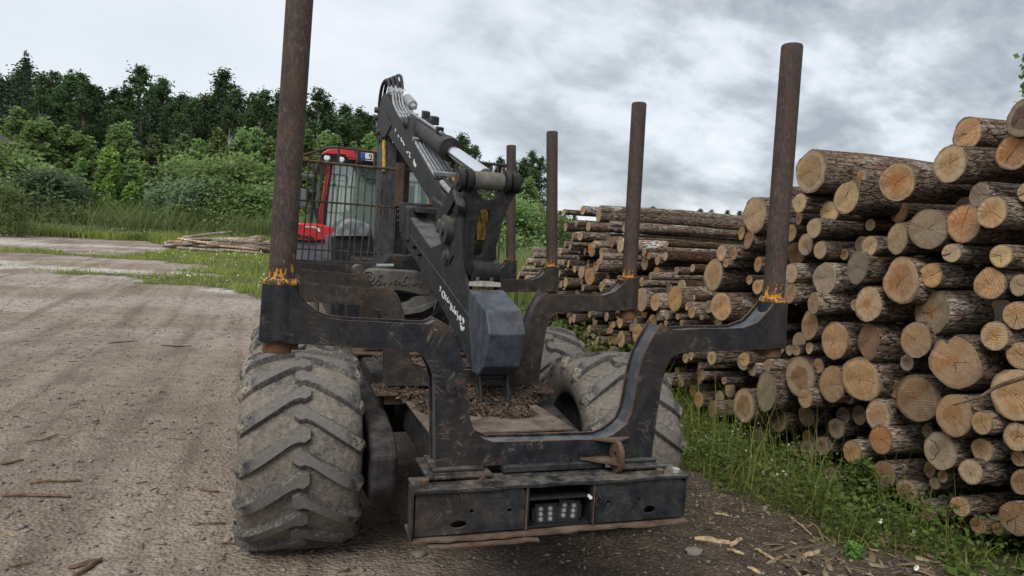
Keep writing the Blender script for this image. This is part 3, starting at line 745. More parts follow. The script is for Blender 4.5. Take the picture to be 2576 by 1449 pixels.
# towing eye
ex = float(atY(1552, 1150, -.14)[0]); ez = 1.028
q = MB(); ang = np.linspace(0, 2*math.pi, 25)[:-1]
A = [(ex - .012, -.14 + .062*math.cos(t), ez + .075*math.sin(t)) for t in ang]; B = [(ex + .012, p[1], p[2]) for p in A]
Ai = [(ex - .012, -.14 + .020*math.cos(t), ez + .022*math.sin(t)) for t in ang]; Bi = [(ex + .012, p[1], p[2]) for p in Ai]
n = 24; V = A + B + Ai + Bi; F = []
for i in range(n):
    j = (i + 1) % n
    F += [(i, j, n+j, n+i), (2*n+j, 2*n+i, 3*n+i, 3*n+j), (j, i, 2*n+i, 2*n+j), (n+i, n+j, 3*n+j, 3*n+i)]
q.add(V, F); eye = part(q, 'towing_eye', M['rust'], bumper, bevel=.004)
q = MB(); q.prism([(ex - .16, -.075, 1.0), (ex - .012, -.075, 1.0), (ex - .012, -.19, 1.0)], [(ex - .16, -.075, 1.012), (ex - .012, -.075, 1.012), (ex - .012, -.19, 1.012)])
q.prism([(ex - .10, -.071, 1.092), (ex + .10, -.071, 1.092), (ex + .0, -.14, 1.092)], [(ex - .10, -.071, 1.102), (ex + .10, -.071, 1.102), (ex + .0, -.14, 1.102)])
part(q, 'gusset', M['rust'], bumper)

# ---- frame, deck, bogies -------------------------------------------------------------------
q = MB(); q.box((-.40, .16, .70), (.40, 6.3, .925)); chassis = part(q, 'chassis_beam', M['frame'], bevel=.01)
q = MB(); A = [(-.43, .62), (.42, .645), (.40, 1.45), (-.44, 1.42)]; q.prism([(x, y, .951) for x, y in A], [(x, y, .938) for x, y in A]); part(q, 'deck_plate', M['deck'], bevel=.003)
q = MB(); A = [(-.45, 1.43), (.45, 1.46), (.45, 4.4), (-.45, 4.4)]; q.prism([(x, y, .945) for x, y in A], [(x, y, .93) for x, y in A]); part(q, 'deck_plate', M['deck'], bevel=.003)
q = MB(); q.prism([(.12, .50, .934), (.33, .50, .934), (.40, .64, .934), (.10, .64, .934)], [(.12, .50, .926), (.33, .50, .926), (.40, .64, .926), (.10, .64, .926)]); part(q, 'step_bracket', M['rust'])
for y in (1.63, 3.24, 4.53):
    q = MB(); A = [(-.62, y - .15), (.62, y - .15), (.62, y + .16), (-.62, y + .16)]
    q.prism([(x, b, .985) for x, b in A], [(x, b, .968) for x, b in A]); q.box((-.56, y - .10, .9), (.56, y + .11, .9675)); part(q, 'bunk_mount', M['rust'], bevel=.004)
for sx in (-1, 1):
    q = MB(); A = [(1.02, .50), (1.10, .40), (1.45, .36), (3.25, .36), (3.7, .42), (3.75, .72), (3.3, .78), (2.7, .93), (2.1, .93), (1.6, .86), (1.15, .80), (1.03, .70)]
    q.prism([(sx*.53, y, z) for y, z in A], [(sx*.69, y, z) for y, z in A]); part(q, 'bogie_case', M['bogie'], bevel=.035, seg=3)
q = MB(); q.box((-.6, 1.95, .82), (-.46, 2.6, 1.04)); part(q, 'axle_bracket', M['frame'], bevel=.02)
q = MB(); q.tube([(-.55, 2.36, .62), (.55, 2.36, .62)], .13, 16); part(q, 'axle', M['frame'], smooth='auto')
q = MB(); q.box((-.30, 1.6, .55), (-.18, 2.0, .69)); part(q, 'valve_box', M['black'])

# ---- wheels --------------------------------------------------------------------------------
TP = [(.0, .586), (.10, .5855), (.19, .582), (.26, .575), (.305, .562), (.338, .535), (.352, .495), (.352, .45), (.340, .40), (.318, .345), (.30, .325)]
TPf = [(-x, r) for x, r in TP[:0:-1]] + TP
def tread_r(x): return float(np.interp(abs(x), [p[0] for p in TP[:6]], [p[1] for p in TP[:6]]))
def wheel_meshes():
    n = 72; V = []; F = []
    for x, r in TPf:
        for k in range(n): a = 2*math.pi*k/n; V.append((x, -r*math.cos(a), r*math.sin(a)))
    for i in range(len(TPf)-1):
        for k in range(n): F.append((i*n+k, (i+1)*n+k, (i+1)*n+(k+1) % n, i*n+(k+1) % n))
    ty = MB(); ty.add(V, F)
    # rim with dish
    rp = [(-.30, .327), (-.27, .30), (-.235, .29), (-.215, .27), (-.20, .20), (-.19, .0)]
    rm = MB(); V = []; F = []; n2 = 40; pr = rp + [(.19, .0), (.20, .20), (.215, .27), (.235, .29), (.27, .30), (.30, .327)]
    for x, r in pr:
        for k in range(n2): a = 2*math.pi*k/n2; V.append((x, -max(r, .001)*math.cos(a), max(r, .001)*math.sin(a)))
    for i in range(len(pr)-1):
        for k in range(n2): F.append((i*n2+k, (i+1)*n2+k, (i+1)*n2+(k+1) % n2, i*n2+(k+1) % n2))
    rm.add(V, F)
    lugs = []
    for sg in (-1, 1):
        st = []
        S = np.linspace(0, 1, 13)
        for s_ in S:
            x = -.045 + .415*s_
            t = -.43*max(0, s_ - .13)**1.06 - .05*max(0, s_ - .8)
            wd = (.041 + .014*max(0, 1 - abs(s_ - .08)/.12) - .006*math.exp(-((s_ - .3)/.14)**2) + .004*s_)*(.72 if s_ < .01 else 1)
            h = .040 if s_ < .78 else .040 - .014*(s_ - .78)/.22
            st.append((x, t, wd, h))
        V = []; F = []
        for j, (x, t, wd, h) in enumerate(st):
            if x <= .30: r0 = tread_r(x); nx, nr = 0.0, 1.0
            else:
                u_ = min(1, (x - .30)/.07); r0 = .5635 - .045*u_*u_*1.3; nx, nr = .42*u_, 1 - .25*u_
            xb = min(x, .345)
            rt = r0 + h*nr; xt = xb + h*nx
            tx, tt = (st[min(j+1, 12)][0] - st[max(j-1, 0)][0]), (st[min(j+1, 12)][1] - st[max(j-1, 0)][1])*.58
            L = math.hypot(tx, tt); px, pt = -tt/L, tx/L           # perpendicular on the tread
            for (q_, ww, rr, xx) in ((1, wd + .012, r0 - .03, xb), (1, wd - .004, rt - .006, xt), (1, wd - .011, rt, xt), (-1, wd - .011, rt, xt), (-1, wd - .004, rt - .006, xt), (-1, wd + .012, r0 - .03, xb)):
                X_ = xx + q_*ww*px*.62; T_ = t + q_*ww*pt/.58
                V.append((sg*X_, -rr*math.cos(T_), rr*math.sin(T_)))
        for j in range(12):
            for k in range(5): F.append((j*6+k, j*6+k+1, (j+1)*6+k+1, (j+1)*6+k))
        F.append(tuple(range(5, -1, -1))); F.append(tuple(12*6+k for k in range(6)))
        q = MB(); q.add(V, F); q.I = [0 if (f_[1] - f_[0] == 1 and f_[0] % 6 == 2) else 1 for f_ in F]; lugs.append(q)
    return ty, rm, lugs
ty, rm, lg = wheel_meshes()
wheel0 = ty.build('wheel', M['tyre'], FW, smooth=True)
rim0 = rm.build('rim', M['frame'], wheel0, smooth='auto')
lug_me = [g.build('tread_block', [M['lug'], M['lug_side']], wheel0, smooth='auto') for g in lg]
WPOS = [(-1.083, 1.61, .615), (1.083, 1.61, .615), (-1.083, 3.11, .612), (1.083, 3.11, .612), (-1.10, 6.9, .63), (1.10, 6.9, .63)]
for i, p in enumerate(WPOS):
    if i == 0: wo = wheel0
    else:
        wo = bpy.data.objects.new('wheel', wheel0.data); put(wo, FW); r_ = bpy.data.objects.new('rim', rim0.data); put(r_, wo)
    wo.location = p; ph = [0.02, .17, .30, .09, .2, .05][i]
    if i < 4:
        for si in (0, 1):
            for k in range(15):
                if i == 0 and k == 0: lo = lug_me[si]
                else: lo = bpy.data.objects.new('tread_block', lug_me[si].data); put(lo, wo)
                lo.rotation_euler = (2*math.pi*(k + .5*si)/15 + ph, 0, 0)

# ---- crane ---------------------------------------------------------------------------------
KC = math.radians(-2.4)
CE = np.array([math.sin(KC), math.cos(KC), 0]); CX = np.array([math.cos(KC), -math.sin(KC), 0]); CO = np.array([0.0, 1.2, 0])
def onC(u, v, off=0.0):
    """picture point on the crane's upright plane, off metres right of its left cheek"""
    o = CO + CX*off; r = ray(u, v); t = ((o - CAM) @ CX)/(r @ CX); return CAM + r*t
def cslab(px, off0, off1, off=None):
    P = [onC(u, v, off0 if off is None else off) for u, v in px]
    base = off0 if off is None else off
    return [p + CX*(off0 - base) for p in P], [p + CX*(off1 - base) for p in P]
def cpart(px, o0, o1, name, mat, parent=None, bevel=0, off=None, **k):
    q = MB(); A, B = cslab(px, o0, o1, off); q.prism(A, B); return part(q, name, mat, parent, bevel=bevel, **k)
WD = .235
stick = cpart([(1021,535),(1084,624),(1100,640),(1150,700),(1178,745),(1180,800),(1189,937),(1141,832),(1084,727),(1064,692),(1033,636),(1017,618),(1008,592),(1010,545)], 0, WD, 'outer_boom', M['crane'], bevel=.008)
stick['label'] = 'dark grey outer boom reaching down into the load space'
for o0, o1 in ((-.0025, .016), (WD - .016, WD + .0025)):
    cpart([(1083,624),(1126,606),(1133,596),(1138,578),(1146,553),(1153,547),(1158,549),(1162,558),(1167,620),(1170,685),(1179,746),(1140,740),(1095,690)], o0, o1, 'boom_cheek', M['crane'], stick, off=0.0)
# top plate with light from the sky painted in, and collar
cpart([(1022,534.5),(1083.5,623.5),(1083,621.5),(1022,532)], .002, WD*.80, 'top_plate', M['plate'], stick)
A = [(1006,600),(1005,512),(1012,503),(1040,500)]
cpart([(1013,606),(1012,540),(1012,520),(1017,514),(1023,520),(1023,606)], -.03, WD + .03, 'boom_collar', M['crane'], stick, bevel=.02)
cpart([(1003,570),(1003,520),(1004,508),(1012,508),(1012,560),(1010,590)], -.05, WD + .05, 'boom_collar', M['crane'], stick, bevel=.015)
for k, (u, v) in enumerate(((1011,547),(1011,562),(1011,578),(1004,540),(1004,555),(1004,526))):
    p = onC(u, v, -.03 if k < 3 else -.05); q = MB(); q.tube([p - CX*.02, p + CX*.005], .012, 6); part(q, 'bolt', M['pin'], stick)
for u, v in ((1046, 618), (1059, 637)):
    p = onC(u, v, 0); q = MB(); q.tube([p - CX*.035, p + CX*.01], .028, 10); part(q, 'stop_pin', M['black'], stick, smooth='auto')
cpart([(1028,509),(1045,511),(1046,526),(1030,524)], .06, .17, 'sensor_box', M['black'], stick, bevel=.006)
cpart([(1027,519),(1050,522),(1052,534),(1028,531)], .03, .19, 'slide_block', M['black'], stick, bevel=.004)
# weld seam along the cheek
q = MB(); q.tube([onC(1022, 577, -.002), onC(1050, 618, -.002), onC(1122, 714, -.002), onC(1180, 795, -.002)], .004, 5); part(q, 'weld_seam', M['pillar'], stick)
# reinforcing plate and pin near the middle
cpart([(1118,632),(1141,624),(1143,642),(1132,664),(1117,664)], -.012, -.003, 'doubler_plate', M['crane'], stick, off=0.0)
p = onC(1129, 643, 0)
q = MB(); q.tube([p - CX*.03, p - CX*.01], [.05, .055], 18); q.tube([p - CX*.045, p - CX*.029], .03, 14); part(q, 'pivot_pin', M['pin'], stick, smooth='auto')
# main bearing at the ear
p = onC(1131, 577, 0)
q = MB(); q.tube([p - CX*.055, p - CX*.05, p + CX*.0, p + CX*.03], [.10, .112, .118, .118], 26); q.tube([p - CX*.07, p - CX*.052], .052, 16); part(q, 'bearing', M['pin'], stick, smooth='auto')
q = MB(); q.tube([p + CX*.03, p + CX*(WD + .05)], .075, 16); part(q, 'pivot_shaft', M['black'], stick, smooth='auto')

# cover at the boom tip
cov = [(1182,726),(1224,781),(1232,841),(1218,923),(1204,944),(1189,937),(1180,800),(1179,745)]
cover = cpart(cov, -.006, WD + .006, 'tip_cover', M['cover'], bevel=.010, off=0.0); cover['label'] = 'faceted blue-grey cover on the boom tip'
# clamp bar and yellow hoses above it
A = [onC(1181, 727, -.0), onC(1181, 727, WD)]
q = MB(); p = onC(1183, 719, .0); q.prism([p + CX*.0 + (0, 0, 0), p + CX*.22, p + CX*.215 + (0, 0, .028), p + CX*.15 + (0, 0, .035), p + CX*.06 + (0, 0, .035), p + CX*.005 + (0, 0, .026)],
          [p + CX*.0 + (0, .05, 0), p + CX*.22 + (0, .05, 0), p + CX*.215 + (0, .05, .028), p + CX*.15 + (0, .05, .035), p + CX*.06 + (0, .05, .035), p + CX*.005 + (0, .05, .026)])
clamp = part(q, 'hose_clamp', M['cast'])
for o_ in (.055, .155):
    q = MB(); pp = p + CX*o_ + np.array([0, .02, .03]); q.tube([pp, pp + np.array([0, 0, .03])], .013, 6); part(q, 'bolt', M['rust'], clamp)
def spiral_hose(P, r, mat, ribs=True, name='hose', parent=None, pitch=.024):
    C_ = spline(P, 14); L = [0]
    for a, b in zip(C_, C_[1:]): L.append(L[-1] + np.linalg.norm(b - a))
    tot = L[-1]; n = max(4, int(tot/pitch)*(2 if ribs else 1)); pts = []; rr = []
    for i in range(n + 1):
        t = tot*i/n; pts.append(np.array([np.interp(t, L, [c[k] for c in C_]) for k in range(3)])); rr.append(r*(1.0 if i % 2 == 0 or not ribs else .84))
    q = MB(); q.tube(pts, rr, 9); return part(q, name, mat, parent, smooth='auto')
for k, (ua, ub) in enumerate(((1177,1196),(1195,1210),(1204,1222),(1214,1236))):
    o_ = .05 + .045*k
    P = [onC(ua + 2, 684, o_) + (0, .25, .0), onC((ua + ub)/2, 702, o_) + (0, .06, .01), onC(ub, 722, o_)]
    spiral_hose(P, .022, M['hose_yellow'], parent=FW)
# tip hook bracket
q = MB()
A0 = [(1196,944),(1204,944),(1210,985),(1222,1005),(1240,1012),(1240,1018),(1218,1012),(1203,990)]
for off in (.0,):
    pass
hook = MB()
pts = [onC(1204, 944, 0), onC(1206, 968, 0), onC(1214, 990, 0), onC(1222, 1008, 0)]
hz = [p[2] for p in pts]; yy = [1.25, 1.25, 1.22, 1.18]
L0 = [np.array([p[0], y, z]) for p, y, z in zip(pts, (1.26, 1.25, 1.22, 1.17), (1.145, 1.09, 1.02, .985))]
for sx, w0, w1 in ((0, .005, .02), (1, .195, .21)):
    A = [L0[0] + CX*w0, L0[1] + CX*w0, L0[2] + CX*(w0 + (.0 if sx == 0 else -.0)), L0[3] + CX*(w0 + (.03 if sx == 0 else -.03))]
    B = [a + CX*.014 for a in A]; b2 = [a + np.array([0, .09, .0]) for a in A[::-1]]
    hook.prism(A + b2, [a + CX*.014 for a in A + b2])
a = L0[3]; hook.prism([a + CX*.035, a + CX*.18, a + CX*.18 + (0, .12, -.012), a + CX*.035 + (0, .12, -.012)], [a + CX*.035 + (0, 0, .012), a + CX*.18 + (0, 0, .012), a + CX*.18 + (0, .12, .0), a + CX*.035 + (0, .12, .0)])
hook.tube([L0[0] + (0, .04, -.02) , L0[0] + CX*.215 + np.array([0, .04, -.02])], .017, 12)
part(hook, 'tip_hook', M['black'])

# worn lettering on the cheek (white paint, 1 mm)
def zp(zx, zy): return 1037.7 + zx*.1302, 660.4 + zy*.1302
def decal(polys, off, name, parent, mp=zp, w=8):
    q = MB()
    for P in polys:
        if P[0] == 'poly':
            pts = [mp(*p) for p in P[1:]]; A = [onC(u, v, off) for u, v in pts]; q.prism([a - CX*.002 for a in A], [a + CX*.003 for a in A])
        else:
            for (a, b) in zip(P, P[1:]):
                dx, dy = b[0]-a[0], b[1]-a[1]; L = math.hypot(dx, dy) + 1e-6; nx, ny = -dy/L*w, dx/L*w
                pts = [mp(a[0]+nx, a[1]+ny), mp(b[0]+nx, b[1]+ny), mp(b[0]-nx, b[1]-ny), mp(a[0]-nx, a[1]-ny)]
                A = [onC(u, v, off) for u, v in pts]; q.prism([k_ - CX*.002 for k_ in A], [k_ + CX*.003 for k_ in A])
    return part(q, name, M['white'], parent)
decal([[(535,455),(546,490),(541,525),(528,552)], [(580,545),(572,600),(582,660),(612,695),(627,650),(622,590),(602,556),(580,545)], [(650,625),(640,722)],
       [(694,672),(670,700),(674,750),(692,766),(718,720),(704,786)], [(738,770),(750,850),(738,918)], [(720,868),(756,866)], [(772,830),(762,905),(792,958),(806,880)],
       [(822,845),(806,900),(820,985)], [(842,925),(832,1005)], [(872,935),(862,1000),(882,1060),(868,1112)],
       ['poly',(928,1008),(952,1062),(934,1135),(906,1100),(890,1055)], ['poly',(960,1085),(985,1058),(1002,1140),(992,1195),(975,1150)], ['poly',(905,1142),(935,1160),(968,1190),(925,1178)],
       ['poly',(922,1182),(962,1240),(1002,1234),(1002,1290),(965,1325),(932,1280)]], -.0005, 'worn_lettering', stick)
def zq(zx, zy): return 911.9 + zx*.2605, 188.7 + zy*.2605

# inner boom
IB0, IB1 = .005, .215
inner = cpart([(957,256),(962,238),(966,235),(998,285),(1011,298),(1018,299),(1026.5,291),(1031,294),(1033,301),(1036,334),(1047,371),(1094,457),(1124,500),(1136,540),(1134,572),(1120,582),(1108,566),(1099,535),(1078.6,501),(1034,428),(977,340),(955,345),(948,325),(949,300)], IB0, IB1, 'inner_boom', M['crane'], bevel=.006)
inner['label'] = 'dark grey inner boom with pipes and lift cylinder'
cpart([(951,300),(957,270),(975,285),(986,315),(972,343),(957,347)], IB0 - .014, IB0 - .002, 'side_plate', M['crane'], inner, off=IB0)
for u, v in ((953, 277), (951, 297), (957, 333)):
    p = onC(u, v, IB0); q = MB(); q.tube([p - CX*.05, p], .035, 10); part(q, 'bolt_head', M['pin'], inner, smooth='auto')
p = onC(1023, 309, IB0); q = MB(); q.tube([p - CX*.03, p - CX*.001], [.05, .06], 16); q.tube([p - CX*.045, p - CX*.029], .03, 12); part(q, 'cylinder_pin', M['pin'], inner, smooth='auto')
decal([[(322,515),(318,545)], [(345,575),(350,600)], [(372,600),(378,640)], [(385,630),(405,680)], [(425,735),(437,755),(440,735)], [(448,740),(462,755),(452,780),(462,800)],
       ['poly',(498,805),(508,850),(522,865),(515,890),(500,880),(490,840)]], IB0 - .0005, 'worn_lettering', inner, zq, 4)
cpart([(1094,495),(1128,523),(1124,527),(1091,500)], IB0 - .02, IB0 - .001, 'stiffener', M['pillar'], inner, off=IB0)
# pipes down the boom's back
def onB(t, off, lift):
    a = onC(968, 243, IB0); b = onC(1098, 462, IB0); return a + (b - a)*t + CX*(off - IB0) + np.array([0, -.02, .05])*(lift/.05)
for k in range(6):
    o_ = .02 + .034*k
    P = [onB(-.01, o_ + .02, .10), onB(.10, o_ + .02, .10), onB(.22, o_, .045), onB(.6, o_, .03), onB(.96, o_, .02)]
    q = MB(); q.tube(spline(P, 6), .011 if k % 3 else .014, 8); part(q, 'hydraulic_pipe', M['pipe'], inner, smooth='auto')
for t in (.06, .30, .62, .95):
    q = MB(); a = onB(t, .0, .028 + (.05 if t < .1 else 0)); b = onB(t + .012, .0, .028 + (.05 if t < .1 else 0)); c = CX*.225; u_ = np.array([0, -.012, .03])
    q.prism([a, b, b + c, a + c], [a + u_, b + u_, b + c + u_, a + c + u_]); part(q, 'pipe_clamp', M['pipe'], inner, bevel=.003)
# hose loops at the top of the boom
for k in range(4):
    o_ = .03 + .05*k
    a = onB(0.0, o_ + .02, .10)
    P = [a, a + np.array([0, .20, .13 + .02*k]), a + np.array([-.03, .45, .10 + .03*k]), a + np.array([-.04, .58, -.15]), a + np.array([-.03, .55, -.6])]
    q = MB(); q.tube(spline(P, 8), .020, 8); part(q, 'hose', M['hose_black'], inner, smooth='auto')
for k in range(3):
    a = onB(0.02, .06 + .05*k, .105); b = onB(.085, .06 + .05*k, .105); q = MB(); q.tube([a, a + (b-a)*.5, b], [.024, .026, .022], 10); part(q, 'hose_fitting', M['cast'] if k else M['pipe'], inner, smooth='auto')
# accumulator with pale band beside the boom top
a = onC(1010, 232, .20); b = onC(1040, 266, .20); q = MB(); d = b - a
q.i = 0; q.tube([a - d*.12, a, a + d*.25], [.03, .05, .055], 14); q.i = 1; q.tube([a + d*.25, a + d*.5], .0555, 14); q.i = 0; q.tube([a + d*.5, a + d*.92, a + d*.97], [.055, .056, .045], 14); q.i = 2; q.tube([a + d*.97, a + d*1.12], [.03, .024], 8)
part(q, 'accumulator', [M['pipe'], M['white'], M['cast']], inner, smooth='auto')
q = MB(); q.tube(spline([a - d*.1, a - d*.55 + (0, 0, .06), onC(1006, 213, .2), onC(1001, 225, .18), onC(1000, 245, .15)], 8), .022, 8); part(q, 'hose', M['hose_black'], inner, smooth='auto')
# lift cylinder
ca, cb = onC(1034, 305, .12), onC(1142, 372, .12)
pe = onC(1226, 444, .12)
dirc = (pe - ca)/np.linalg.norm(pe - ca); Lc = np.linalg.norm(pe - ca)
q = MB(); P0 = ca; R = .088
q.tube([P0 - dirc*.02, P0 + dirc*.10], [.06, .062], 18); q.tube([P0 + dirc*.10, P0 + dirc*.13, P0 + dirc*(Lc*.60)], [.07, R, R], 28)
q.tube([P0 + dirc*(Lc*.56), P0 + dirc*(Lc*.60), P0 + dirc*(Lc*.615)], [R + .012, R + .014, R + .008], 28)
cyl = part(q, 'lift_cylinder', M['crane'], smooth='auto'); cyl['label'] = 'grey hydraulic cylinder with bright chrome rod'
q = MB(); q.tube([P0 + dirc*(Lc*.61), P0 + dirc*(Lc*.985)], .050, 22); part(q, 'piston_rod', M['chrome'], cyl, smooth='auto')
upc = np.cross(dirc, CX); upc = upc if upc[2] > 0 else -upc
q = MB(); s0 = P0 + upc*(R + .012) - CX*.03; q.tube([s0 + dirc*.02, s0 + dirc*.12, s0 + dirc*.6*Lc*.9], .014, 8); part(q, 'feed_pipe', M['pipe'], cyl, smooth='auto')
for t, s_ in ((.16, 1), (.30, 1)):
    c_ = P0 + dirc*Lc*t + upc*R + CX*.05; q = MB(); A = [c_ - dirc*.045 - CX*.035, c_ + dirc*.045 - CX*.035, c_ + dirc*.045 + CX*.035, c_ - dirc*.045 + CX*.035]
    q.prism(A, [k_ + upc*.075 - dirc*.015 for k_ in A]); part(q, 'port_block', M['black'], cyl, bevel=.008)
c_ = P0 + dirc*Lc*.5 + upc*R - CX*.03; q = MB(); A = [c_ - dirc*.03 - CX*.03, c_ + dirc*.03 - CX*.03, c_ + dirc*.03 + CX*.03, c_ - dirc*.03 + CX*.03]; q.prism(A, [k_ + upc*.05 for k_ in A]); part(q, 'port_block', M['black'], cyl, bevel=.005)

# rocker link between cylinder, inner boom and outer boom
LY = float(onC(1232, 455, .117)[1]); pb = onC(1213, 680, .117); pt = onC(1232, 455, .117)
ax_u = (pt - pb); ax_u = ax_u - CX*(ax_u @ CX); ax_u /= np.linalg.norm(ax_u); ax_n = np.cross(CX, ax_u)
def onL(u, v, d=0):
    """picture point in the plane of the link"""
    r = ray(u, v); t = ((pb - ax_n*d - CAM) @ ax_n)/(r @ ax_n); P = CAM + r*t; return (float((P - pb) @ CX), float((P - pb) @ ax_u))
outer_l = [onL(*p) for p in [(1167,466),(1171,508),(1173,550),(1170,606),(1171,657),(1176,690),(1232,690),(1240,635),(1252,589),(1260,556),(1272,522),(1294,484),(1304,462),(1298,440),(1280,436),(1265,455),(1262,466),(1190,462),(1186,440),(1172,437)]]
moon = [onL(*p) for p in [(1194,471),(1256,476),(1254,486),(1247,497),(1235,503.5),(1222,503.5),(1209,498),(1199,486)]]
slot = [onL(*p) for p in [(1200,535),(1206,526),(1216,523.5),(1227,526),(1232,536),(1230,565),(1222,610),(1216,637),(1208,645),(1194,644),(1186,634),(1190,605),(1197,565)]]
lk = slab_holes('rocker_link', outer_l, [moon, slot], (pb, CX, ax_u, ax_n), .05, M['link'], FW, .004); lk['label'] = 'black rocker link with two cut-outs'
def Lp(u, v, d=0):
    a, b = onL(u, v, d); return pb + CX*a + ax_u*b - ax_n*d
q = MB(); a, b = Lp(1190, 452), Lp(1264, 458); q.tube([a, b], .062, 20); part(q, 'cross_tube', M['grapple'], lk, smooth='auto')
for (ua, va), (ub, vb), r in (((1152,451),(1166,452),.075), ((1170,453),(1186,454),.082), ((1266,458),(1280,459),.082), ((1284,460),(1304,461),.075)):
    a, b = Lp(ua, va), Lp(ub, vb); q = MB(); q.tube([a, a + (b-a)*.1, a + (b-a)*.9, b], [r*.9, r, r, r*.9], 22); part(q, 'hub', M['link'], lk, smooth='auto')
a = Lp(1151, 451); q = MB(); q.tube([a - CX*.012, a + CX*.01], .04, 16); part(q, 'pin_end', M['rust'], lk, smooth='auto')
a, b = Lp(1183, 682), Lp(1250, 684); q = MB(); q.tube([a, b], .085, 20); part(q, 'pivot_tube', M['link'], lk, smooth='auto')
# connecting arms to the inner boom
for off in (-.01,):
    a, b = (onC(1168, 455, .0), onC(1113, 568, .0)); d_ = (b - a)/np.linalg.norm(b - a); nn = np.cross(d_, CX)
    q = MB(); A = []
    for t in np.linspace(-math.pi/2, math.pi/2, 8): A.append(b + d_*math.cos(t)*.055 + nn*math.sin(t)*.055)
    for t in np.linspace(math.pi/2, 3*math.pi/2, 8): A.append(a + d_*math.cos(t)*.07 + nn*math.sin(t)*.07)
    q.prism([k_ + CX*(off - .03) for k_ in A], [k_ + CX*(off - .005) for k_ in A]); part(q, 'connecting_arm', M['link'], lk)
p = onC(1110, 566, -.03); q = MB(); q.tube([p - CX*.03, p + CX*.01], [.042, .05], 16); part(q, 'arm_pin', M['pin'], lk, smooth='auto')
# hoses between the booms
for k in range(3):
    P = [onC(1140 + 4*k, 468, .06 + .04*k), Lp(1150 + 6*k, 500, .03), Lp(1158 + 6*k, 545, .03), Lp(1163 + 6*k, 605, .035), Lp(1167 + 5*k, 665, .05)]
    spiral_hose(P, .020, M['hose_rib'], parent=FW, pitch=.022)
for k in range(3):
    P = [Lp(1187 + 10*k, 500, .22), Lp(1200 + 10*k, 532, .13), Lp(1206 + 10*k, 570, .11), Lp(1205 + 10*k, 602, .11)]
    spiral_hose(P, .0185, M['hose_yellow'], parent=FW, pitch=.030)
    P = [Lp(1205 + 10*k, 602, .11), Lp(1202 + 10*k, 630, .12), Lp(1197 + 10*k, 665, .14)]
    spiral_hose(P, .0185, M['hose_dirty'], parent=FW, pitch=.030)
for k in range(3):
    P = [onC(1128 + 7*k, 452 - 2*k, .12 + .03*k), onC(1140 + 7*k, 470, .14 + .03*k), onC(1152 + 6*k, 496, .16 + .03*k)]
    spiral_hose(P, .022, M['hose_yellow'], parent=FW, pitch=.026)
for k in range(3):
    P = [onC(1112 + 9*k, 458 - 4*k, .03 + .05*k), onC(1122 + 9*k, 470 - 3*k, .03 + .05*k), onC(1138 + 7*k, 488, .05 + .04*k)]
    spiral_hose(P, .022, M['pipe'] if k == 0 else M['hose_black'], ribs=False, parent=FW, name='hose')

# crane post: hollow box behind the gate
def pY(u, v, y): return atY(u, v, y)
PY = 5.05
def ybox(u0, v0, u1, v1, y0, y1, name, mat, parent=None, bevel=.006):
    a, b = atY(u0, v0, y0), atY(u1, v1, y0); q = MB(); q.box((min(a[0], b[0]), y0, min(a[2], b[2])), (max(a[0], b[0]), y1, max(a[2], b[2]))); return part(q, name, mat, parent, bevel=bevel)
post = ybox(962, 356, 985, 690, PY, PY + .45, 'crane_post', M['pillar']); post['label'] = 'upright grey crane post between cab and load space'
ybox(985.5, 372, 1020, 690, PY + .06, PY + .40, 'post_flank', M['link'], post)
q = MB(); a = atY(966, 352, PY - .02); b = atY(966, 430, PY - .02); q.tube([a, b], .02, 8); part(q, 'hose', M['hose_yellow'], post)
ybox(999, 408, 1014, 520, 4.7, 4.78, 'gate_post', M['rust'], None)
# turret base
tb = [atY(u, v, 4.2) for u, v in ((940,682),(985,640),(1090,645),(1100,690))]
q = MB(); q.prism(tb, [p + np.array([0, .7, 0]) for p in tb]); base = part(q, 'crane_base', M['link'], bevel=.01)
ybox(985, 662, 1016, 676, 4.19, 4.25, 'base_slot', M['black'], base)
for u, v, r in ((1018, 640, .035), (1030, 632, .03), (1042, 640, .035), (1024, 628, .03)):
    p = atY(u, v, 4.45); q = MB(); q.tube([p, p + np.array([0, 0, .12])], r, 10); part(q, 'valve', M['link'], base, smooth='auto')
q = MB(); q.tube([atY(947, 668, 4.15), atY(990, 668, 4.15)], .02, 8); part(q, 'grease_line', M['pipe'], base)
q = MB(); q.box((-.45, 4.9, .9), (.45, 6.4, 1.75)); part(q, 'articulation_block', M['frame'], bevel=.03)

# ---- load gate grille ----------------------------------------------------------------------
GY = 4.78
gz_top = lambda u: 404 + (u - 762)*.0975
ga, gb = atY(745, 401, GY), atY(1075, 433, GY)
gate = MB(); gate.tube([ga, atY(900, 417, GY), gb], .017, 10); gt = part(gate, 'load_gate', M['grille'], smooth='auto'); gt['label'] = 'rusty bar grille between load space and cab'
bz = []
for k in range(22):
    u = 735 + 16.3*k
    if 1010 < u: continue
    r = random.Random(k + 50)
    a = atY(u + 8, gz_top(u + 8), GY); b = atY(u - 8, 640 + .06*(u - 735), GY)
    b[2] = 1.72 + (0 if k < 13 else -.06)
    P = [a, a + (b-a)*.33 + (r.uniform(-.010, .010), r.uniform(-.01, .01), 0), a + (b-a)*.66 + (r.uniform(-.014, .014), r.uniform(-.01, .01), 0), b]
    q = MB(); q.tube(spline(P, 3), .0075, 7); part(q, 'bar', M['grille'], gt, smooth='auto')
for x in np.arange(.45, 1.2, .07):
    q = MB(); q.tube([(x, GY, 1.72), (x + .01, GY, 2.9)], .0095, 7); part(q, 'bar', M['grille'], gt, smooth='auto')
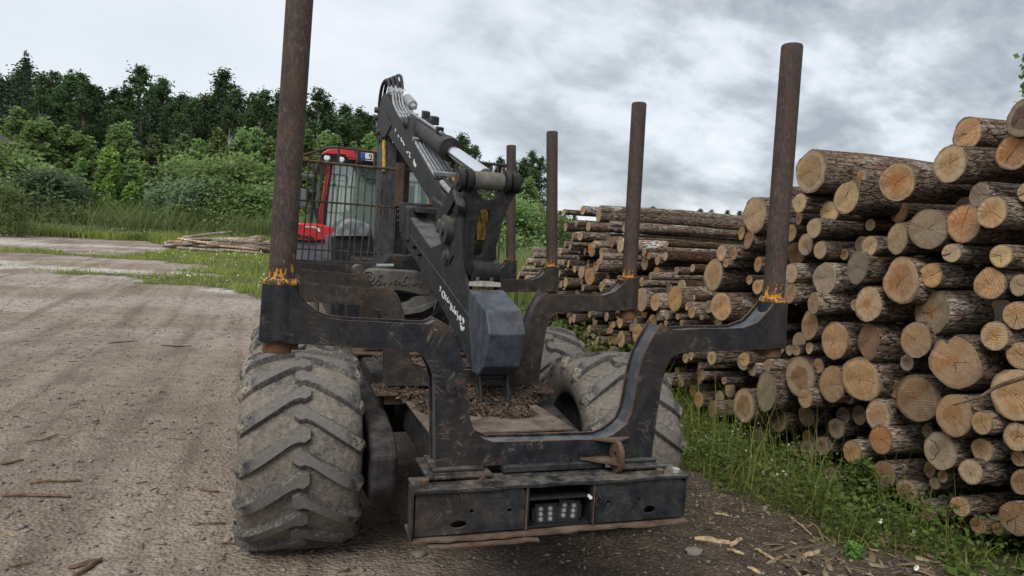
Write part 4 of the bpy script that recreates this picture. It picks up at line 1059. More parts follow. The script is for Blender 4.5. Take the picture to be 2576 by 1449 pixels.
for v0, v1, r in ((502, 511, .011), (625, 628, .008)):
    q = MB(); q.tube([atY(742, v0, GY + .02), atY(1012, v1 + 12, GY + .02)], r, 7); part(q, 'cross_rail', M['grille'], gt, smooth='auto')
q = MB(); q.tube([(.42, GY, 2.9), (1.2, GY, 2.9)], .017, 8); part(q, 'cross_rail', M['grille'], gt, smooth='auto')
q = MB(); q.tube(spline([atY(745, 394, GY), atY(764, 389, GY), atY(800, 379, GY), atY(833, 371, GY), atY(880, 374, GY), atY(930, 380, GY), atY(941, 385, GY), atY(942, 396, GY), atY(941, 414, GY)], 4), .013, 8); part(q, 'guard_arch', M['grille'], gt, smooth='auto')
for u, v0, v1 in ((852, 375, 410), (898, 378, 412)):
    q = MB(); q.tube([atY(u, v0, GY), atY(u, v1, GY)], .012, 7); part(q, 'arch_bar', M['grille'], gt, smooth='auto')
q = MB(); q.tube([atY(784, 386, GY), atY(850, 392, GY), atY(942, 402, GY)], .007, 6); part(q, 'arch_bar', M['black'], gt)
q = MB(); q.box((-1.2, GY - .03, 1.62), (1.2, GY + .03, 1.72)); part(q, 'sill_beam', M['frame'], gt, bevel=.008)

# ---- cab -----------------------------------------------------------------------------------
CY = 6.5
def cp(u, v, y=CY): return atY(u, v, y)
def cprism(px, y0, d, name, mat, parent, bevel=0.0, **k):
    A = [atY(u, v, y0) for u, v in px]; q = MB(); q.prism(A, [a + np.array([0, d, 0]) for a in A]); return part(q, name, mat, parent, bevel=bevel, **k)
cab = cprism([(803,600),(822,600),(1085,600),(1085,640),(803,640)], CY, 1.7, 'cab', M['blackplastic'], FW, .01); cab['label'] = 'red operator cab behind the bar grille'
cprism([(801,408),(804,392),(812,383),(830,375),(880,376),(950,380),(1060,392),(1075,400),(1078,418),(950,412)], CY - .12, 1.95, 'roof', M['blackplastic'], cab, .015)
cprism([(807,389),(814,381),(831,374),(878,375),(890,379),(893,386),(900,398),(893,402),(876,401),(872,394),(868,389),(822,386)], CY - .17, .12, 'roof_visor', M['red'], cab, .008)
cprism([(822,374),(880,374),(955,378),(1062,389),(1070,395),(955,384),(880,378),(822,378)], CY - .1, 1.9, 'roof_cap', M['red'], cab, .01)
for u, v in ((823, 397), (859, 401)):
    a = cp(u, v, CY - .18); q = MB(); q.i = 0; q.tube([a + (0, .10, 0), a + (0, .01, 0)], [.035, .045], 16); q.i = 1; q.tube([a + (0, .012, 0), a, a - (0, .01, 0)], [.041, .038, .025], 16); part(q, 'headlight', [M['black'], M['lamp_glass']], cab, smooth='auto')
pl = cprism([(908.5,383),(939,385.5),(939,404.5),(908.5,402)], CY - .19, .008, 'licence_plate', M['white'], cab)
cprism([(908.8,383.3),(918.5,384.1),(918.5,402.6),(908.8,401.8)], CY - .193, .0025, 'plate_band', M['blue'], cab)
tx = bpy.data.curves.new('plate_digit', 'FONT'); tx.body = '9'; tx.size = .105; tx.extrude = .001
to = bpy.data.objects.new('plate_digit_t', tx); col.objects.link(to)
me = bpy.data.meshes.new_from_object(to.evaluated_get(bpy.context.evaluated_depsgraph_get())); bpy.data.objects.remove(to); bpy.data.curves.remove(tx)
a = cp(926.8, 400.5, CY - .193); me.materials.clear(); me.materials.append(M['black'])
for v in me.vertices: v.co = Vector((a[0] + v.co.x, a[1] - v.co.z, a[2] + v.co.y))
put(bpy.data.objects.new('plate_digit', me), cab)
# red corner posts, black frames
cprism([(825,412),(834,413),(824,470),(811,563),(798,563),(808,505)], CY, .09, 'corner_post', M['red'], cab, .006)
cprism([(834,413),(838,413),(826,500),(818,600),(812,600),(812,563)], CY - .01, .05, 'door_seal', M['blackplastic'], cab)
cprism([(1074,412),(1080,414),(1092,560),(1092,610),(1085,610)], CY, .09, 'corner_post', M['red'], cab, .006)
cprism([(950,412),(958,412),(958,600),(950,600)], CY + .01, .05, 'window_bar', M['blackplastic'], cab)
cprism([(838,414),(950,416),(950,434),(900,446),(838,424)], CY + .05, .01, 'sun_blind', M['greypanel'], cab)
cprism([(838,413),(952,415),(952,602),(818,602),(826,500)], CY + .02, .008, 'rear_window', M['glass'], cab)
cprism([(958,415),(1074,417),(1086,602),(958,602)], CY + .02, .008, 'rear_window', M['glass'], cab)
xl_, xr_ = cp(806, 500)[0], cp(1082, 500)[0]
q = MB(); q.add([(xl_ - .08, CY + .1, 1.9), (xl_ - .08, CY + 1.6, 1.9), (xl_ + .05, CY + 1.6, 3.0), (xl_ + .05, CY + .1, 3.0)], [(0, 1, 2, 3)]); part(q, 'side_window', M['glass'], cab)
q = MB(); q.add([(xr_ + .08, CY + .1, 1.9), (xr_ + .08, CY + 1.6, 1.9), (xr_ - .05, CY + 1.6, 3.0), (xr_ - .05, CY + .1, 3.0)], [(0, 1, 2, 3)]); part(q, 'side_window', M['glass'], cab)
for x in (xl_ - .06, xr_ + .02):
    q = MB(); q.box((x, CY + 1.55, 1.7), (x + .06, CY + 1.62, 3.1)); part(q, 'corner_post', M['blackplastic'], cab)
# seat and steering consoles inside
q = MB(); q.box((-.30, CY + .6, 2.0), (.22, CY + .75, 2.62)); q.box((-.30, CY + .5, 1.85), (.22, CY + 1.0, 2.05)); q.box((-.16, CY + .62, 2.62), (.08, CY + .72, 2.85)); part(q, 'operator_seat', M['black'], cab, bevel=.04)
q = MB(); q.box((-.60, CY + .55, 1.85), (-.42, CY + 1.0, 2.32)); part(q, 'console', M['blackplastic'], cab, bevel=.03)
a = cp(840, 464, CY - .02); q = MB(); q.tube([a, a + (0, .03, 0)], .022, 10); part(q, 'window_stud', M['black'], cab)
q = MB(); q.tube([cp(912, 440, CY - .02), cp(925, 450, CY - .02), cp(948, 452, CY - .02)], .012, 6); part(q, 'wiper', M['black'], cab)
# left red shoulder with lettering strip and sockets, grey tank below
sh = cprism([(742,572),(750,560),(800,562),(836,570),(846,590),(835,604),(775,606),(740,602)], CY - .35, .5, 'rear_shoulder', M['red'], cab, .02)
cprism([(766,567.5),(795,569.5),(803,574),(806,582),(801,582),(798,577),(793,574),(766,572)], CY - .356, .005, 'lettering_strip', M['white'], cab)
q = MB()
for k in range(8):
    A = [cp(768.5 + k*3.6, 569 + .25*k, CY - .358), cp(770.6 + k*3.6, 569 + .25*k, CY - .358), cp(770.2 + k*3.6, 571.7 + .25*k, CY - .358), cp(768.7 + k*3.6, 571.7 + .25*k, CY - .358)]
    q.prism(A, [a + np.array([0, .0015, 0]) for a in A])
part(q, 'worn_lettering', M['red'], cab)
for u, v, s_ in ((753, 593, 4), (763, 595, 4), (772, 596, 4), (783, 598, 6)):
    a = cp(u, v, CY - .36); q = MB(); q.tube([a, a + (0, .03, 0)], s_*.0052, 4 if s_ == 6 else 12); part(q, 'socket', M['black'], cab)
cprism([(735,604),(838,607),(838,670),(735,668)], CY - .3, .9, 'fender_tank', M['greypanel'], FW, .03)
bxx = cprism([(832,592),(938,588),(938,690),(832,690)], 5.75, .5, 'tool_box', M['blackplastic'], FW, .02)
cprism([(821,592),(833,592),(833,655),(821,650)], 5.76, .4, 'box_flap', M['greypanel'], bxx, .006)
ybox(800, 668, 826, 700, 5.7, 6.0, 'step', M['blackplastic'], bxx, .02)
# canvas cover over the box: sagging lump
q = MB(); nx, ny = 16, 8; V = []; F = []
r = random.Random(4)
top = [(837,594),(848,576),(860,558),(872,548),(885,545),(898,550),(912,556),(926,560),(936,568),(938,585),(936,596)]
for j in range(ny):
    y = 5.70 + .07*j
    for i, (u, v) in enumerate(top):
        a = atY(u, v, 5.72); k_ = 1 - .25*((j - 3)/4)**2
        V.append((a[0] + r.uniform(-.012, .012), y + r.uniform(-.01, .01), 2.04 + (a[2] - 2.04)*k_ + r.uniform(-.012, .012)))
    
nt_ = len(top)
for j in range(ny - 1):
    for i in range(nt_ - 1): F.append((j*nt_ + i, j*nt_ + i + 1, (j+1)*nt_ + i + 1, (j+1)*nt_ + i))
F.append(tuple(range(nt_ - 1, -1, -1)))
q.add(V, F); tp = part(q, 'canvas_cover', M['tarp'], bxx, smooth='auto')
sb = tp.modifiers.new('s', 'SUBSURF'); sb.levels = 1; sb.render_levels = 1
# mirrors on the left
q = MB(); q.tube(spline([cp(800, 560, 6.3), cp(789, 500, 6.3), cp(793, 440, 6.3), cp(800, 418, 6.3)], 4), .018, 7); part(q, 'mirror_arm', M['black'], cab)
a = cp(785, 484, 6.25); q = MB(); V = []; F = []
for i in range(9):
    th = math.pi*i/8
    for k in range(14): V.append((a[0] + .055*math.sin(th)*math.cos(2*math.pi*k/14), a[1] + .05*math.cos(th), a[2] + .055*math.sin(th)*math.sin(2*math.pi*k/14)))
for i in range(8):
    for k in range(14): F.append((i*14+k, i*14+(k+1) % 14, (i+1)*14+(k+1) % 14, (i+1)*14+k))
q.add(V, F); part(q, 'round_mirror', M['black'], cab, smooth=True)
ybox(753, 474, 770, 520, 6.2, 6.26, 'mirror', M['greypanel'], cab, .01)
ybox(752, 435, 793, 446, 6.2, 6.5, 'mirror_bracket', M['greypanel'], cab, .006)
q = MB()
for k in range(9):
    a = cp(786 - .6*k, 505 + 6*k, 6.3); q.tube([a + (0, 0, -.03), a + (0, 0, 0)], [.026, .022], 9)
part(q, 'intake_hose', M['hose_black'], cab)
ybox(950, 628, 958, 640, 5.9, 5.95, 'rear_marker', M['red'], cab)
a = cp(948, 576, 6.2); q = MB(); q.box((a[0], 6.2, a[2]), (a[0] + .08, 6.24, a[2] + .035)); part(q, 'indicator', M['orange'], cab, bevel=.005)
# engine bonnet and nose in front of the cab
q = MB(); q.box((-.62, CY + 1.75, 1.2), (.62, CY + 3.6, 2.25)); part(q, 'bonnet', M['red'], None, bevel=.12, seg=4)
q = MB(); q.box((-.55, CY - .1, .75), (.55, CY + 3.3, 1.2)); part(q, 'front_frame', M['frame'], None, bevel=.03)

# ---- grapple resting across the load space ---------------------------------------------------
GRY = 3.72
gp = empty('log_grapple', tuple(atY(1005, 800, GRY)))
tag(gp, 'worn grey log grapple with raised script lettering, lying behind the bunk arms', 'grapple')
def gpr(px, y0, d, name, mat, bevel=.006, parent=None, **k):
    A = [atY(u, v, y0) for u, v in px]; q = MB(); q.prism(A, [a + np.array([0, d, 0]) for a in A]); return q.build(name, mat, parent or gp, bevel=bevel, **k)
jaw = gpr([(917,695),(922,684),(935,678),(958,677),(1010,680),(1060,684),(1075,696),(1085,715),(1090,734),(1080,742),(1062,743),(1040,738),(1010,732),(985,731),(950,733),(925,728)], GRY, .30, 'upper_jaw', M['grapple'], .014)
gpr([(960,775),(985,768),(1010,765),(1030,758),(1046,745),(1090,738),(1104,748),(1094,760),(1060,772),(1020,776)], GRY + .01, .26, 'lower_jaw', M['grapple'], .01)
gpr([(975,768),(1000,774),(1045,774),(1098,756),(1096,768),(1060,786),(1020,792),(990,790)], GRY - .02, .05, 'lower_jaw_rib', M['grapple'], .006)
gpr([(925,735),(1085,745),(1080,800),(930,800)], GRY + .2, .25, 'cylinder_housing', M['black'], .01)
def zg(zx, zy): return 911.9 + zx*.1302, 628.9 + zy*.1302
strokes = [[(378,492),(350,474),(305,510),(300,555),(335,590),(345,630),(315,660),(268,665)], [(382,600),(374,640),(400,645),(428,600),(426,640),(452,635)],
 [(498,560),(506,640),(488,712)], [(502,615),(532,590),(548,618),(520,642)], [(605,612),(642,592),(625,570),(600,610),(618,652),(662,640)], [(690,592),(700,640),(718,592),(738,605),(745,650),(775,668)],
 [(912,548),(890,505),(850,500),(800,560),(780,640),(810,672),(862,650),(896,608),(852,622)], [(896,608),(885,680),(868,722)], [(960,610),(962,672),(990,612),(1002,660),(1022,672)],
 [(1062,612),(1052,650),(1082,652)], [(1068,550),(1082,552)], [(1132,590),(1106,670),(1090,722)], [(1112,650),(1152,622),(1142,662)]]
q = MB()
for S in strokes:
    P = [atY(*zg(a, b), GRY - .003) for a, b in S]; q.tube(spline(P, 4) if len(P) > 2 else P, .0085, 6)
q.build('raised_lettering', M['grapple'], gp, smooth='auto')
q = MB(); P = []
for k in range(26):
    t = k*.5; rr = .012 + .0028*k; c = atY(928, 697, GRY - .004); P.append((c[0] + rr*math.cos(t), c[1], c[2] + rr*math.sin(t)))
q.tube(P, .008, 6); q.build('raised_scroll', M['grapple'], gp, smooth='auto')
q = MB(); a = atY(905, 681, GRY); q.tube([a, a + np.array([0, .3, 0])], .055, 16); q.build('jaw_pivot', M['pin'], gp, smooth='auto')

# ================================================================= log piles
def log_mesh(r, L, ns, nr, rng, cutamp=.04, tear=None):
    """bark mesh and matching cut face, axis along +X from the cut at 0"""
    a = np.arange(ns)*2*math.pi/ns
    shape = 1 + sum(rng.uniform(-1, 1)*cutamp/(k**.8)*np.cos(k*a + rng.uniform(0, 6.28)) for k in (2, 3, 4, 5))
    if tear is not None: shape = shape*(1 + tear[1]*np.exp(-((np.angle(np.exp(1j*(a - tear[0]))))/tear[2])**2))
    V = []; xs = np.concatenate([[0], np.linspace(.04, L, nr-1)])
    for i, x in enumerate(xs):
        tap = 1 - .07*x/max(L, .1)
        rough = 1 + np.array([rng.uniform(-.028, .028) for _ in range(ns)])*(1 if i else .8)
        bend = .02*math.sin(x*1.3 + rng.uniform(0, .3))
        rr = r*tap*shape*rough
        for k in range(ns): V.append((x, rr[k]*math.cos(a[k]), rr[k]*math.sin(a[k]) + bend*(x > .05)))
    F = [(i*ns+k, (i+1)*ns+k, (i+1)*ns+(k+1) % ns, i*ns+(k+1) % ns) for i in range(nr-1) for k in range(ns)]
    F.append(tuple((nr-1)*ns+k for k in range(ns-1, -1, -1)))
    ring = [(-.004 - .004*rng.random(), V[k][1]*.965, V[k][2]*.965) for k in range(ns)]
    rim = [(V[k][0] + .002, V[k][1]*.985, V[k][2]*.985) for k in range(ns)]
    CV = ring + rim + [(-.006, 0, 0)]
    CF = [(k, (k+1) % ns, 2*ns) for k in range(ns)] + [(ns+k, ns+(k+1) % ns, (k+1) % ns, k) for k in range(ns)]
    return V, F, CV, CF
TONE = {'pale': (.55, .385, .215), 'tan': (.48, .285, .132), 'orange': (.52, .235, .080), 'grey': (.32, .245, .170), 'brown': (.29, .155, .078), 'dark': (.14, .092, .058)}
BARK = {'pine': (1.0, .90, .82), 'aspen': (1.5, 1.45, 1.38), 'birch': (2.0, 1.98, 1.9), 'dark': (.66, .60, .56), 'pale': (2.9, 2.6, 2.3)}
LOGS = []
def add_log(c, r, tone, bark, L, yaw=0, pitch=0, heart=0.0, cap=False, near=True, where='near', skew=0.0, amp=None, tear=None):
    rng = random.Random(len(LOGS)*31 + 5)
    ns, nr = (34, 9) if r > .09 and near else ((22, 7) if near else (16, 5))
    V, F, CV, CF = log_mesh(r, L, ns, nr, rng, amp or ((.10 if r > .19 else rng.choice([.04, .05, .09])) if near else .04), tear)
    if skew:
        for lst in (V, CV):
            for k, v in enumerate(lst):
                if v[0] < .05: lst[k] = (v[0] + skew*v[1]*.9, v[1], v[2])
    o = mk('log', V, F, M['bark'], None, True); b = BARK[bark]; j = rng.uniform(.8, 1.15)
    o.color = (b[0]*j, b[1]*j, b[2]*j, 1)
    o.location = c; o.rotation_euler = (0 if tear else rng.uniform(0, .6), pitch, yaw)
    f = mk('cut_face', CV, CF, M['cut'], o, False); t = TONE[tone]; j = rng.uniform(.85, 1.12)
    f.color = (t[0]*j, t[1]*j*rng.uniform(.96, 1.04), t[2]*j*rng.uniform(.9, 1.05), heart)
    LOGS.append((o, np.array(c), r, tone, bark, where, f)); return o
Z11 = lambda x, y: (1823.9 + x*.3038, 251.6 + y*.3038); Z12 = lambda x, y: (1823.9 + x*.3038, 628.9 + y*.3038)
Z13 = lambda x, y: (1635.2 + x*.3652, 974.8 + y*.3652); Z14 = lambda x, y: (1257.9 + x*.2822, 503.1 + y*.2822)
S_ = {'a': (Z11, .3038), 'b': (Z12, .3038), 'c': (Z13, .3652), 'd': (Z14, .2822)}
# frame, x, y, half height, tone, bark, heart radius, how far the end stands proud (+) or back (-)
T = '''a 715 590 172 tan pine 0 .10|a 1120 650 76 tan pine 0 -.25|a 1425 680 152 tan pine .07 .08|a 1865 530 150 tan pine 0 .12|a 2005 280 128 tan pine 0 -.05|a 2390 430 145 orange pine 0 .05
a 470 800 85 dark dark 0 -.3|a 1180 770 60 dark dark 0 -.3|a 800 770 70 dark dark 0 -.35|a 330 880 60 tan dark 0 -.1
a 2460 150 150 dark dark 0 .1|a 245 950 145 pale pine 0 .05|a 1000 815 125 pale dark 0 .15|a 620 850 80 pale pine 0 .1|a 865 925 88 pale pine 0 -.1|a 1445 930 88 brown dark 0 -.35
a 2105 785 104 grey aspen 0 .0|a 2210 930 128 tan aspen 0 .12|a 1975 1025 150 orange pine 0 .05|a 1680 1070 160 grey pine 0 .08|a 1430 1145 130 pale pine 0 .06|a 740 1060 80 pale dark 0 .08
a 1200 1205 80 pale aspen 0 .0|a 670 1195 90 tan pine 0 -.05|a 790 1240 72 pale pine 0 .04|a 1880 1265 76 pale aspen 0 .1|a 2290 1290 96 pale pine 0 .06|a 140 1100 60 tan pine 0 0|a 195 1155 75 brown pine 0 .05
a 75 1265 46 tan pine 0 0|a 275 1360 62 orange pine 0 0|a 545 1100 70 tan dark 0 -.1|a 590 1270 92 brown pine 0 -.3|a 615 980 50 tan pine 0 -.2|a 2500 760 80 pale pine 0 0
b 1095 145 138 grey pine 0 .05|b 825 235 128 grey aspen 0 .0|b 550 190 82 pale aspen 0 0|b 540 355 85 tan aspen 0 0|b 1455 255 180 orange pine .05 .12|b 1705 210 98 tan pine 0 .06|b 2195 285 120 tan dark 0 .05|b 2440 290 92 pale pine 0 .05
b 1185 450 142 pale pine .045 .1|b 735 440 90 tan aspen 0 .12|b 1710 520 196 grey aspen .06 .0|b 700 620 125 tan pine 0 .0|b 910 750 150 tan pine 0 .05|b 1190 750 140 brown pine 0 .03|b 1580 745 145 tan dark 0 .08|b 2235 710 120 tan pine 0 .06
b 2420 540 115 tan pine 0 .05|b 1900 930 205 tan pine .05 .1|b 2450 870 110 tan pine 0 0|b 1510 930 68 grey dark 0 0|b 620 1050 165 brown pine 0 .0|b 775 958 62 tan dark 0 -.05|b 885 1110 145 tan pine 0 .05|b 1125 1070 175 tan pine 0 .05
b 1595 1230 185 brown pine 0 .06|b 2410 1200 215 tan pine 0 .1|b 340 1165 155 grey pine 0 .05|b 155 1290 140 brown pine 0 .03|b 665 1225 82 tan pine 0 .12|b 1270 1370 125 tan pine 0 .05|b 1895 1370 170 orange pine 0 .12|b 2130 1430 96 tan aspen 0 .15
b 1035 1225 50 grey dark 0 -.05|b 270 305 60 tan birch .02 .05|b 150 930 65 grey dark 0 -.2|b 230 980 64 grey birch 0 -.1|b 700 810 50 pale dark 0 0|b 590 830 46 grey dark 0 -.05|b 535 830 45 grey dark 0 -.05|b 355 955 52 tan birch 0 -.1
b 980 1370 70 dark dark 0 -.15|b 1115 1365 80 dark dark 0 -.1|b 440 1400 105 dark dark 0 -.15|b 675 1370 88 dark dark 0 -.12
c 1590 360 96 orange aspen 0 .1|c 2000 435 127 grey pine 0 .08|c 2290 430 80 tan aspen 0 .05|c 2210 580 85 pale dark 0 .15|c 1615 595 92 brown dark 0 .05|c 2020 610 46 orange dark 0 0|c 1965 660 42 grey dark 0 0
c 1930 565 55 brown dark 0 -.1|c 2140 818 66 tan pine 0 .1|c 1770 710 76 brown dark 0 .05|c 1895 850 76 brown aspen 0 .05|c 1395 445 82 tan aspen 0 .05|c 2530 340 95 tan pine 0 .1|c 2560 650 85 brown dark 0 .05|c 2515 900 112 brown aspen 0 .1
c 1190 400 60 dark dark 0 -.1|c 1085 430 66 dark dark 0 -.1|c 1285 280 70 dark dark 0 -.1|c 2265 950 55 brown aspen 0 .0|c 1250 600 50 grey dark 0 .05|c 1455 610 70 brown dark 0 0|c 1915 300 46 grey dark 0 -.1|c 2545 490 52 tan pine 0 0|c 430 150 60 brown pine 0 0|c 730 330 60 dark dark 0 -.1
d 1900 670 140 tan dark 0 .05|d 1970 950 122 tan pine 0 .08|d 1560 880 112 tan pine 0 0|d 1260 890 105 pale pine 0 0|d 1385 910 76 tan aspen 0 .05|d 1975 470 72 pale aspen 0 .05|d 2085 480 52 orange aspen .03 0|d 2015 560 44 tan dark 0 .05|d 2050 660 52 tan dark 0 -.15
d 1345 675 36 pale aspen 0 0|d 1265 740 30 tan aspen 0 0|d 1075 410 60 pale birch 0 .1|d 905 500 36 pale aspen 0 0|d 900 560 40 pale aspen 0 0|d 985 210 28 tan aspen 0 0|d 880 140 56 pale pine 0 0|d 790 235 42 pale pine 0 0|d 715 320 42 tan pine 0 0|d 650 330 42 tan pine 0 0
d 740 90 42 tan aspen 0 0|d 895 78 34 pale aspen 0 0|d 572 105 26 pale pine 0 .1|d 585 240 40 pale dark 0 0|d 680 205 30 tan pine 0 0|d 840 395 36 pale aspen 0 0|d 820 440 62 orange pine 0 -.05|d 625 420 28 pale pine 0 0|d 580 395 30 tan pine 0 0|d 540 455 28 pale aspen 0 0
d 870 580 56 orange pine 0 .05|d 725 645 58 pale pine 0 0|d 775 620 55 brown pine 0 -.1|d 800 680 76 orange pine 0 .05|d 665 615 32 pale dark 0 0|d 585 735 48 pale pine 0 0|d 740 780 34 pale pine 0 0|d 545 750 30 tan pine 0 0|d 930 740 38 tan aspen 0 .05|d 905 770 46 tan aspen 0 -.05|d 530 650 32 pale dark 0 0
d 1070 1090 52 pale dark 0 0|d 1205 1090 42 tan dark 0 0|d 790 1165 52 tan dark 0 0|d 1080 1240 76 tan dark 0 0|d 1225 1190 86 tan dark 0 0|d 985 1250 46 tan dark 0 -.05|d 1025 1240 50 tan dark 0 -.05|d 865 1255 46 pale dark 0 0|d 832 1255 40 pale dark 0 0|d 990 1345 46 tan dark 0 0
d 660 1055 42 pale dark 0 0|d 628 1070 32 tan dark 0 0|d 800 1020 32 tan dark 0 0|d 1010 1110 32 tan dark 0 0|d 1415 1020 52 tan aspen 0 0|d 1365 1070 50 tan dark 0 -.05|d 1490 1035 34 pale aspen 0 0|d 1585 1040 28 tan dark 0 0|d 1710 1000 52 tan aspen 0 .05|d 1670 945 42 tan aspen 0 0
d 1480 1095 30 tan dark 0 0|d 1620 1095 30 tan dark 0 0|d 1800 1045 25 tan dark 0 0|d 990 1150 46 tan dark 0 0|d 1655 1410 45 tan dark 0 0|d 1705 1385 42 pale dark 0 .05|d 1890 1405 62 tan dark 0 0|d 2180 1420 62 tan dark 0 0
d 290 450 40 tan aspen 0 0|d 300 490 28 pale aspen 0 0|d 240 545 30 tan aspen 0 0|d 310 575 25 tan dark 0 0|d 350 630 35 tan dark 0 0|d 375 565 26 pale aspen 0 0|d 565 550 26 pale dark 0 0|d 610 570 36 pale dark 0 0|d 200 610 26 pale aspen 0 0|d 170 660 26 pale aspen 0 0|d 160 690 24 tan aspen 0 0|d 230 690 22 tan aspen 0 0'''
SPECIAL = {('a', '1000', '815'): dict(tear=(2.3, .55, .38)), ('b', '1900', '930'): dict(amp=.15, tear=(1.15, -.38, .16)), ('b', '1455', '255'): dict(amp=.12, tear=(.5, -.16, .5)), ('b', '1595', '1230'): dict(amp=.13), ('b', '1190', '750'): dict(amp=.10, tear=(4.2, .2, .3)), ('b', '2195', '285'): dict(tear=(1.4, .2, .4)), ('b', '340', '1165'): dict(tear=(4.9, .2, .5))}
def face_x(y): return 3.55 + .06*max(0, y - 4.3) + .03*max(0, .6 - y)
circ = []
r_ = random.Random(12)
for item in T.replace('\n', '|').split('|'):
    fr, x, y, ry, tone, bark, heart, pr = item.split(); f, sc = S_[fr]; u, v = f(float(x), float(y)); ryp = float(ry)*sc
    X_ = 3.5
    for _ in range(4):
        p = atX(u, v, X_); X_ = face_x(p[1]) - float(pr)
    p = atX(u, v, X_); q2 = atX(u, v - ryp, X_); r = max(.03, abs(q2[2] - p[2]))*(1.06 if float(ry)*sc > 14 else 1.0)
    if p[1] > 14: continue
    p[2] = max(p[2], gz(p[0], p[1]) + r*.35)
    far = p[1] > 4.2
    L = r_.uniform(3.4, 4.3) if not far else r_.uniform(3.6, 4.8)
    add_log(tuple(p), r, tone, bark, L, r_.uniform(-.05, .05), r_.uniform(-.012, .02), float(heart), near=p[1] < 6, where='near' if not far else 'far', skew=r_.choice([0, 0, 0, .25, -.2]), **SPECIAL.get((fr, x, y), {}))
    circ.append((p[1], p[2], r, 0))
# logs seen only in the gaps: packed behind the face, ends set back
def ztop(y): return float(np.interp(y, [-.6, .3, .9, 1.3, 2.4, 3.2, 3.6, 4.2, 4.6, 5.2, 5.8, 7.0, 8.5, 9.6, 10.8, 12.2], [3.1, 3.0, 2.75, 2.55, 2.65, 2.45, 2.1, 1.85, 1.75, 2.0, 2.25, 2.45, 2.4, 1.9, 1.45, .9]))
rng = random.Random(99); tries = 0; nfill = 0; CORE = MB()
while tries < 14000 and nfill < 260:
    tries += 1
    y = rng.uniform(-.6, 11.8); r = rng.choice([.045, .055, .065, .08, .10]); z = rng.uniform(r, max(r + .01, ztop(y) - r))
    ok = True; cov = 0
    for (cy, cz, cr, k) in circ:
        d = math.hypot(cy - y, cz - z)
        if d < (cr + r)*(.85 if k else .74): ok = False; break
    if not ok: continue
    x = face_x(y) + rng.uniform(.03, .30)
    tone = rng.choice(['brown', 'tan', 'tan', 'grey', 'orange']); bark = rng.choice(['pine', 'pine', 'dark', 'aspen'])
    if nfill < 78:
        add_log((x, y, z + gz(x, y)), r, tone, bark, rng.uniform(3.0, 3.9), rng.uniform(-.04, .04), rng.uniform(-.01, .01), 0, near=y < 4, where='near' if y < 4.2 else 'far')
    else:
        V, F, CV, CF = log_mesh(r, 3.4, 14, 4, rng, .03); n0 = len(CORE.V); x += .12
        CORE.i = 0; CORE.add([(p[0] + x, p[1] + y, p[2] + z) for p in V], F); CORE.i = 1; CORE.add([(p[0] + x, p[1] + y, p[2] + z) for p in CV], CF)
    circ.append((y, z, r, 1)); nfill += 1
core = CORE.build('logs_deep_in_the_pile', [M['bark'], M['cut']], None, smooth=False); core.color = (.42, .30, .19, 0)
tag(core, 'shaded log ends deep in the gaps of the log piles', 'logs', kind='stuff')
# label every log by its look and its place in the pile
_u = ['', 'first', 'second', 'third', 'fourth', 'fifth', 'sixth', 'seventh', 'eighth', 'ninth', 'tenth', 'eleventh', 'twelfth', 'thirteenth', 'fourteenth', 'fifteenth', 'sixteenth', 'seventeenth', 'eighteenth', 'nineteenth']
_t = [('twenty', 'twentieth'), ('thirty', 'thirtieth'), ('forty', 'fortieth'), ('fifty', 'fiftieth'), ('sixty', 'sixtieth'), ('seventy', 'seventieth')]
ORD = _u[1:] + [(b if k == 0 else a + '-' + _u[k]) for a, b in _t for k in range(10)]
for where, side in (('near', 'near log pile'), ('far', 'farther log pile')):
    rows = {}
    for L_ in LOGS:
        if L_[5] == where: rows.setdefault(min(9, int(L_[1][2]/.33)), []).append(L_)
    for row, items in rows.items():
        items.sort(key=lambda q: q[1][1])
        for k, (o, c, r, tone, bark, wh, f) in enumerate(items):
            size = 'thick' if r > .14 else ('medium' if r > .085 else 'thin')
            tn = {'pale': 'pale', 'tan': 'tan', 'orange': 'orange', 'grey': 'grey', 'brown': 'brown', 'dark': 'shaded'}[tone]
            tag(o, '%s log, %s cut end, %s, %s layer up, %s from right' % (size, tn, side, ORD[row], ORD[k]), 'log', 'logs in the %s' % side)

# small heap of birch logs across the yard
rng = random.Random(5)
hp = atG(560, 634); hq = atG(655, 636)
def heap_log(p, yaw, pitch, r, L, lab, where):
    o = add_log(tuple(p), r, rng.choice(['tan', 'orange', 'pale']), rng.choice(['birch', 'pale', 'birch', 'pale']), L, yaw, pitch, 0, near=False, where=where)
    tag(o, lab, 'log', 'logs in the distant heap'); return o
for k in range(40):
    x = hp[0] + rng.uniform(-3.0, .2); y = hp[1] + rng.uniform(-.6, .6); z = .07 + .62*rng.random()
    heap_log((x, y, gz(x, y) + z), rng.gauss(0, .22) + (0 if k % 4 else rng.choice([-.5, .5])), rng.gauss(-.02, .07), rng.uniform(.06, .10), rng.uniform(2.0, 3.4), 'thin log lying lengthwise in the distant heap by the tall grass', 'heap')
for k in range(44):
    x = hq[0] + rng.uniform(-1.0, 1.5); y = hq[1] + rng.uniform(-.3, .3); z = .07 + rng.random()*max(.1, 1.05 - .38*abs(x - hq[0] - .35))
    heap_log((x, y, gz(x, y) + z), math.pi/2 + rng.uniform(-.7, .5), rng.uniform(-.12, .12), rng.uniform(.07, .115), rng.uniform(1.6, 2.4), 'short log with cut end forward in the distant heap beside the left stake', 'heap')

